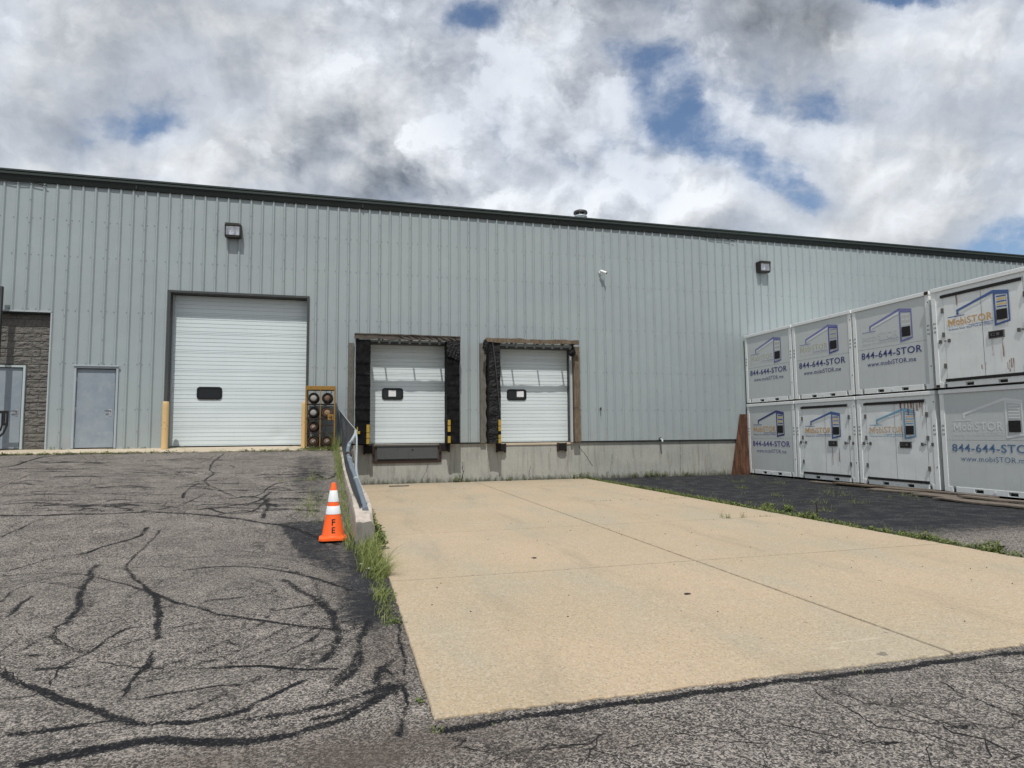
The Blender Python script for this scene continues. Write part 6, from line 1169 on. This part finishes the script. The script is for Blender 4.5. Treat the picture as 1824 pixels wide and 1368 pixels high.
container(2, 1, 'grey', 'upper container third from the wall, grey side with whitened name and rusty top corner', dict(key='u2', c=(lil, lil, (.56, .58, .58), (.45, .47, .48), wht, (.60, .59, .50)), w=.42, tw=.30, ph=navy, phw=0, ww=.1))
container(3, 1, 'door', 'upper container at the right edge of the photo, double doors with blue and orange logo', dict(key='u3', c=(blue, blue, org, blue, blue, (.66, .45, .12)), w=.1, tw=.15, ph=navy, phw=0, ww=.1,
   rust=[(.62, 2.12, .25, .03), (1.20, .50, .16, .025), (1.12, .46, .1, .02), (1.72, .50, .25, .022), (1.76, .53, .2, .02), (1.80, .53, .3, .02), (1.68, .45, .15, .02), (1.38, .98, .35, .02), (1.60, .98, .4, .03)]))
container(0, 0, 'grey', 'lower container nearest the wall, grey side with sharp navy and orange logo', dict(key='l0', c=(navy, navy, org, navy, navy, (.66, .43, .10)), w=.0, tw=.12, ph=(.09, .08, .25), phw=.25, ww=.5))
container(1, 0, 'door', 'lower container second from the wall, double doors with blue outlined logo', dict(key='l1', c=(blue, (.07, .13, .33), org, blue, blue, (.66, .42, .15)), w=.2, tw=.3, ph=navy, phw=0, ww=.1, rust=[(1.45, .97, .5, .02), (1.7, .97, .4, .03)]))
container(2, 0, 'door', 'lower container third from the wall, double doors with rust runs under the top gasket', dict(key='l2', c=(lt, (.16, .30, .45), (.60, .43, .28), lt, lt, (.62, .42, .25)), w=.35, tw=.4, ph=navy, phw=0, ww=.1,
   rust=[(x, 2.115, l, w__) for x, l, w__ in ((1.36, .12, .05), (1.50, .14, .04), (1.60, .30, .035), (1.68, .14, .05), (1.76, .40, .03), (1.84, .20, .05), (1.93, .12, .06), (2.0, .33, .03), (1.40, .95, .02))]))
container(3, 0, 'grey', 'lower container at the right edge of the photo, grey side with an all white logo', dict(key='l3', c=(wht, wht, wht, wht, wht, wht), w=.05, tw=.1, ph=ltb, phw=.42, ww=.5))
# ---------------------------------------------------------------- leaning board, planks, rod
mb = MB(); mb.v += [(12.86, -.12, -.02), (13.66, -.12, -.02), (13.62, -.065, 2.06), (13.31, -.065, 2.06), (12.86, -.14, -.02), (13.66, -.14, -.02), (13.62, -.085, 2.06), (13.31, -.085, 2.06)]
mb.v = [(x-13.25, y, z) for x, y, z in mb.v]
mb.f += [(0, 1, 2, 3), (7, 6, 5, 4), (0, 4, 5, 1), (1, 5, 6, 2), (2, 6, 7, 3), (3, 7, 4, 0)]; mb.m += [0]*6
o = mb.build('plywood_board', M['wood_board']); o.location = (13.25, 0, 0)
tag(o, 'dark brown stained board leaning on the wall beside the containers', 'board')
def plank(x, y, L, w_, th, rz_, z, m, lb, tilt=0, n=24):
    mb = MB(); k = 0
    for i in range(n+1):
        Y = -L/2+L*i/n; wg = .018*mnoise.noise(Vector((Y*2, x, y)))
        a = w_/2*(1+.06*mnoise.noise(Vector((Y*4, x+3, y)))); b = w_/2*(1+.06*mnoise.noise(Vector((Y*4, x+9, y))))
        mb.v += [(-a, Y, wg), (b, Y, wg*.6), (b, Y, wg*.6+th), (-a, Y, wg+th)]
    for i in range(n):
        for j in range(4): q_ = i*4+j; r2 = i*4+(j+1) % 4; mb.f.append((q_, r2, r2+4, q_+4)); mb.m.append(0)
    mb.f += [(0, 1, 2, 3), tuple(n*4+j for j in range(4))]; mb.m += [0, 0]
    o = mb.build('wooden_plank', m); o.location = (x, y, z); o.rotation_euler = (tilt, 0, R(rz_)); tag(o, lb, 'plank', 'weathered planks lying along the foot of the containers')
plank(13.22, -5.2, 3.0, .24, .03, 7, -.005, M['wood_plank'], 'narrow plank lying farthest back, starting under the second lower container')
plank(13.18, -6.0, 2.6, .20, .035, 10, .032, M['wood_brown'], 'dark plank lying on top of the farthest one, below the rusty doors', .004)
plank(12.95, -7.2, 2.2, .38, .03, 8, -.003, M['wood_plank'], 'wide plank lying out from the foot of the rusty container doors')
plank(13.15, -7.6, 2.6, .24, .03, 3, .035, M['wood_plank'], 'plank lying flat in front of the container with the white logo')
plank(12.72, -8.6, 2.0, .45, .035, 5, .0, M['wood_plank'], 'broad muddy plank lying in front of the white logo container')
plank(12.35, -9.3, 1.8, .40, .03, 3, -.002, M['wood_plank'], 'pale plank lying nearest the camera at the right edge')
plank(12.75, -9.35, 1.5, .3, .03, 6, .042, M['wood_plank'], 'short plank lying across the two nearest ones')
mb = MB(); mb.tube([(0, 0, -.1), (.01, 0, .12), (.0, .01, .24)], .011, 8); o = mb.build('steel_stake', M['rust']); o.location = (7.86, -9.95, 0); tag(o, 'short rusty steel stake standing in the weeds beside the pad', 'stake')
mb = MB(); mb.tube([(0, 0, .75), (.07, -.02, .1), (.1, -.03, -.05)], .012, 6)
# black bracket and post at the left edge
t = empty('steel_bracket', (-8.235, -.28, 1.13), 0, 'black slotted steel bracket on a grey post at the left edge', 'bracket')
mb = MB(); mb.box(-.42, -.292, -.05, .05, .0, 4.24); mb.build('post', M['jamb_dark'], t, bevel=.005)
mb = MB()
mb.box(-.30, -.02, -.03, .0, .96, 1.03); mb.box(-.06, -.02, -.03, .0, .42+.23, .96); mb.box(-.165, -.13, -.03, .0, .65, .96); mb.box(-.13, -.06, -.03, .0, .65, .72); mb.box(-.12, -.09, -.028, -.002, .72, .96)
mb.poly([(-.06, .655), (-.02, .655), (-.09, .45), (-.16, .37), (-.245, .33), (-.245, .37), (-.17, .42), (-.12, .48)], -.03, 0)
mb.poly([(-.165, .655), (-.13, .655), (-.16, .52), (-.245, .45), (-.245, .50), (-.19, .55)], -.03, 0)
mb.build('slotted_frame', M['black'], t, bevel=.004)
# ---------------------------------------------------------------- litter on the pad
for nm, x, y, s_, m, lb, cat in (('metal_scrap', 3.05, -13.9, .03, M['cyl_c'], 'dark flattened scrap lying alone on the front of the pad', 'litter'), ('leaf_scrap', 2.2, -11.9, .03, M['cyl_c'], 'tiny dark scrap on the middle of the pad', 'litter'),
                                 ('paper_scrap', .32, -11.9, .05, M['paper'], 'white scrap of paper in the grass beside the pad', 'litter'), ('paper_scrap', .24, -11.6, .04, M['paper'], 'smaller white scrap of paper in the grass near the wall end', 'litter')):
    mb = rag(0, 0, .006, s_, s_*.6, .006, x); o = mb.build(nm, m, smooth=40); o.location = (x, y, float(ramp_z(np.array(x), y)) if x < .3 else 0.); 
    tag(o, lb, cat)
mb = MB(); mb.box(-.28, .28, -.03, .03, 0, .03); o = mb.build('wood_scrap', M['wood_plank'], bevel=.004); o.location = (1.55, -1.0, .001); o.rotation_euler = (0, 0, R(4)); tag(o, 'short pale stick lying on the pad below the dock lip', 'stick')
# ---------------------------------------------------------------- grass and weeds
def grass(name, spots, mat, label=None, cat=None, seg=3):
    """spots: x,y,z,height,count,spread,leanx,leany"""
    V, F, T = [], [], []; k = 0
    for (x, y, z, h, c_, sp_, lx, ly) in spots:
        for _ in range(c_):
            a = rng.uniform(0, 2*np.pi); r_ = sp_*np.sqrt(rng.uniform()); bx, by = x+r_*np.cos(a), y+r_*np.sin(a)
            hh = h*rng.uniform(.45, 1.15); dx, dy = lx+rng.normal(0, .35), ly+rng.normal(0, .35); wd = rng.uniform(.0015, .0034)*(1+h)
            an = rng.uniform(0, np.pi); wx_, wy_ = wd*np.cos(an), wd*np.sin(an); tint = rng.uniform(0, 1)**1.6
            for s_ in range(seg+1):
                t_ = s_/seg; px_, py_ = bx+dx*hh*t_*t_, by+dy*hh*t_*t_; pz = z+hh*(t_-.25*t_*t_*min(1.5, np.hypot(dx, dy))); q_ = (1-t_)**.7+.05
                V.append((px_-wx_*q_, py_-wy_*q_, pz)); V.append((px_+wx_*q_, py_+wy_*q_, pz)); T += [min(1, tint*.7+t_*.3)]*2
            for s_ in range(seg): b = k+2*s_; F.append((b, b+1, b+3, b+2))
            k += 2*(seg+1)
    me = bpy.data.meshes.new(name); me.from_pydata(V, [], F); me.update(); a = me.attributes.new('tint', 'FLOAT', 'POINT'); a.data.foreach_set('value', np.array(T, np.float32)); me.materials.append(mat)
    o = bpy.data.objects.new(name, me); col.objects.link(o); tag(o, label, cat, kind='stuff'); return o
def leaves(name, spots, mat, label=None, cat=None):
    """spots: x,y,z,height,count,spread,size"""
    V, F, T = [], [], []; k = 0
    for (x, y, z, h, c_, sp_, sz) in spots:
        for _ in range(c_):
            a = rng.uniform(0, 2*np.pi); r_ = sp_*np.sqrt(rng.uniform()); hh = h*(1-(r_/sp_)**2*.7)*rng.uniform(.1, 1)
            p = np.array([x+r_*np.cos(a), y+r_*np.sin(a), z+hh]); a2 = rng.uniform(0, 2*np.pi); el = rng.uniform(-.2, .9); L = sz*rng.uniform(.5, 1.2)
            d_ = np.array([np.cos(a2)*np.cos(el), np.sin(a2)*np.cos(el), np.sin(el)]); s_ = np.array([-np.sin(a2), np.cos(a2), rng.uniform(-.4, .4)])*L*.28
            V += [tuple(p), tuple(p+d_*L*.5+s_), tuple(p+d_*L), tuple(p+d_*L*.5-s_)]; F.append((k, k+1, k+2, k+3)); k += 4; T += [rng.uniform()]*4
    me = bpy.data.meshes.new(name); me.from_pydata(V, [], F); me.update(); a = me.attributes.new('tint', 'FLOAT', 'POINT'); a.data.foreach_set('value', np.array(T, np.float32)); me.materials.append(mat)
    o = bpy.data.objects.new(name, me); col.objects.link(o); tag(o, label, cat, kind='stuff'); return o
u = rng.uniform
gr, lv_ = [], []
# strip along the right edge of the pad
y = -.15
while y > -13.5:
    dens = 1.0 if y > -10.3 else (.75 if y > -12.6 else .55); wd = .15+.10*abs(math.sin(y*1.7))*(1 if y < -1.5 else .5)
    if u() < dens:
        x = 7.60+u(-.02, wd*.8); lv_.append((x, y, -.03, u(.03, .08), int(u(12, 40)), u(.05, .11), u(.025, .05)))
        if u() < .5: gr.append((x, y, -.03, u(.06, .15), int(u(6, 16)), .07, 0, 0))
    y -= .026
for x, y, s_ in ((7.75, -13.05, .14), (7.66, -12.2, .15), (7.7, -9.95, .15), (8.05, -9.0, .1), (7.9, -8.6, .12)): lv_.append((x, y, -.03, .14, 120, s_, .06)); gr.append((x, y, -.03, .2, 40, s_, 0, 0))
leaves('ground_cover', lv_, M['weed'], 'low green weeds lining the right edge of the pad', 'weeds'); grass('grass', gr, M['grass'], 'short grass blades among the weeds on the pad edge', 'grass')
# apron front
lv_, gr = [], []
x = -8.3
while x < -.15:
    d_ = .75 if x < -5 else (.55 if x > -2.2 else .30)
    if u() < d_: lv_.append((x, -1.03+u(-.06, .03), 1.035, u(.03, .09), int(u(12, 40)), u(.06, .13), u(.03, .055)))
    if u() < d_*.5: gr.append((x, -1.04+u(-.04, .03), 1.035, u(.06, .14), int(u(5, 12)), .08, 0, 0))
    x += .035
for x in (-7.35, -7.1, -6.0, -5.6, -5.2, -4.5, -4.2, -1.2, -1.45, -.9, -.6): lv_.append((x, -.08, 1.14, u(.05, .10), 25, .08, .04))
for x in (-1.0, -.8, -.6, -.4, -.25): lv_.append((x, -.9, 1.06, .10, 90, .16, .05)); gr.append((x, -.92, 1.06, .12, 40, .12, 0, 0))
leaves('ground_cover', lv_, M['weed'], 'green weeds along the front of the concrete apron', 'weeds'); grass('grass', gr, M['grass'], 'short grass along the front of the concrete apron', 'grass')
# tall grass between the ramp and the retaining wall
gr = []
y = -.6
while y > -10.8:
    x = wl(y)-.06
    h = .34 if y > -6 else .26
    gr.append((x+u(-.07, .03), y, float(ramp_z(np.array(-.1), y))-.01, h*u(.35, 1.1), int(u(3, 10)), .06, -.12, 0)); y -= .05
for y in (-.7, -.9, -1.2): gr.append((-.2, y, 1.03, .55, 40, .12, .15, 0))
for x, y, n, h in ((-.55, -7.9, 22, .34), (-.42, -8.3, 20, .30), (-.7, -8.15, 16, .22), (-.35, -7.7, 15, .40), (-.5, -8.6, 18, .2), (-.3, -9.0, 14, .25), (-.62, -5.5, 12, .28), (-.5, -5.55, 10, .35)): gr.append((x, y, float(ramp_z(np.array(-.1), y))-.01, h, n, .10, 0, 0))
for x in np.arange(-1.25, -.1, .07): gr.append((x, -5.48+u(-.05, .05), float(ramp_z(np.array(-.1), -5.48))-.01, u(.04, .12), 12, .06, 0, 0))
grass('tall_grass', gr, M['grass_tall'], 'tall seeding grass growing along the ramp side of the retaining wall', 'grass', 4)
gr, lv_ = [], []
for y in np.arange(-10.45, -14.05, -.035):
    q_ = 1 if y > -12.4 else .35
    if -13.0 > y > -13.35: q_ = .6
    gr.append((.36-(.08 if y > -12 else .0)+u(-.09, .10)*q_, y, -.03, u(.10, .26)*q_+.02, int(24*q_), .07, .45*q_, -.1))
    if u() < .5: lv_.append((.40+u(-.06, .05), y, -.02, .10*q_+.02, int(4+14*q_*q_), .06, .02+.03*q_))
gr += [(.43, -12.3, -.02, .27, 60, .08, .9, -.1), (.40, -11.8, -.02, .30, 90, .12, .5, 0), (.34, -11.2, -.02, .33, 90, .12, .2, 0)]
for y in np.arange(-.5, -10.4, -.16): lv_.append((.46+u(-.03, .03), y, -.01, .06 if y > -7 else .16, 14 if y > -7 else 40, .05 if y > -7 else .08, .04 if y > -7 else .07))
for y in (-9.9, -10.3, -10.7): lv_.append((.48, y, -.01, .22, 90, .09, .08))
lv_ += [(.43, -15.5, -.03, .03, 36, .035, .028), (.475, -15.86, -.03, .03, 30, .035, .025), (.42, -13.95, -.03, .06, 60, .05, .03), (.80, -15.86, -.03, .02, 14, .06, .02)]
grass('tall_grass', gr, M['grass_tall'], 'lush green tuft leaning over the pad edge past the wall end', 'grass', 4)
leaves('ground_cover', lv_, M['weed'], 'leafy weeds between the retaining wall and the pad', 'weeds')
# weeds in joints, at the foundation and on the sealed lot
lv_, gr = [], []
for x in np.arange(.5, 7.5, .05):
    if u() < .28: lv_.append((x, -2.35+u(-.01, .01), 0, .02, 5, .025, .02))
    if x > 5 and u() < .45: lv_.append((x, -6.42, 0, .025, 6, .03, .022))
    if x > 6.2 and u() < .4: lv_.append((x, -9.62, 0, .03, 6, .04, .025))
for x in np.arange(.5, 13.2, .06):
    if u() < .42: lv_.append((x, -.04, 0, u(.02, .10), int(u(4, 14)), .05, .03))
for x, h in ((3.35, .22), (3.45, .30), (3.7, .16), (7.4, .26), (7.65, .22), (9.75, .24), (9.9, .30), (10.1, .22), (9.3, .22), (10.35, .2), (11.2, .18), (7.2, .2), (5.0, .12)): lv_.append((x, -.07, -.02, h, 60, .10, .05)); gr.append((x, -.06, -.02, h*1.1, 12, .08, 0, 0))
for x, y in ((6.35, -9.6), (6.3, -9.5), (6.65, -9.62)): gr.append((x, y, 0, .14, 14, .06, 0, 0))
for _ in range(70):
    x, y = u(8.2, 13.2), u(-9.5, -.8); gr.append((x, y, -.035, u(.04, .12), int(u(3, 12)), u(.05, .16), 0, 0))
for x, y, s_ in ((11.2, -2.9, .25), (11.9, -3.6, .25), (10.1, -4.6, .2), (11.4, -6.4, .35), (10.9, -7.0, .35), (9.5, -8.0, .3), (10.2, -8.3, .3), (9.6, -6.7, .2), (8.7, -9.2, .2), (12.4, -7.6, .25)):
    gr.append((x, y, -.035, .14, 30, s_, 0, 0)); lv_.append((x, y, -.035, .04, 60, s_, .035))
for x in np.arange(1.6, 7.5, .13):
    if u() < .3: gr.append((x, -15.83, -.035, u(.02, .05), 8, .05, 0, 0))
grass('grass', gr, M['grass'], 'sparse dry grass tufts on the dark lot and along the concrete base', 'grass')
leaves('ground_cover', lv_, M['weed'], 'small weeds in the pad joints and along the concrete base', 'weeds')
mb = MB(); r_ = random.Random(9)
for _ in range(420):
    x, y = r_.uniform(.55, 7.5), -r_.random()**.7*15.5
    if r_.random() < .4: x, y = r_.uniform(8, 13.3), r_.uniform(-11, -.5)
    s_ = r_.uniform(.004, .011)*(1 if x < 7.6 else 1.5); k = len(mb.v); z = 0 if x < 7.6 else -.035
    mb.v += [(x-s_, y, z), (x, y-s_, z), (x+s_*1.2, y, z), (x, y+s_*.8, z), (x, y, z+s_)]; mt = 0 if r_.random() < .6 else 1
    for a in range(4): mb.f.append((k+a, k+(a+1) % 4, k+4)); mb.m.append(mt)
tag(mb.build('gravel', [M['cyl_c'], M['curb']]), 'scattered grit and pebbles on the pad and lot', 'gravel', kind='stuff')
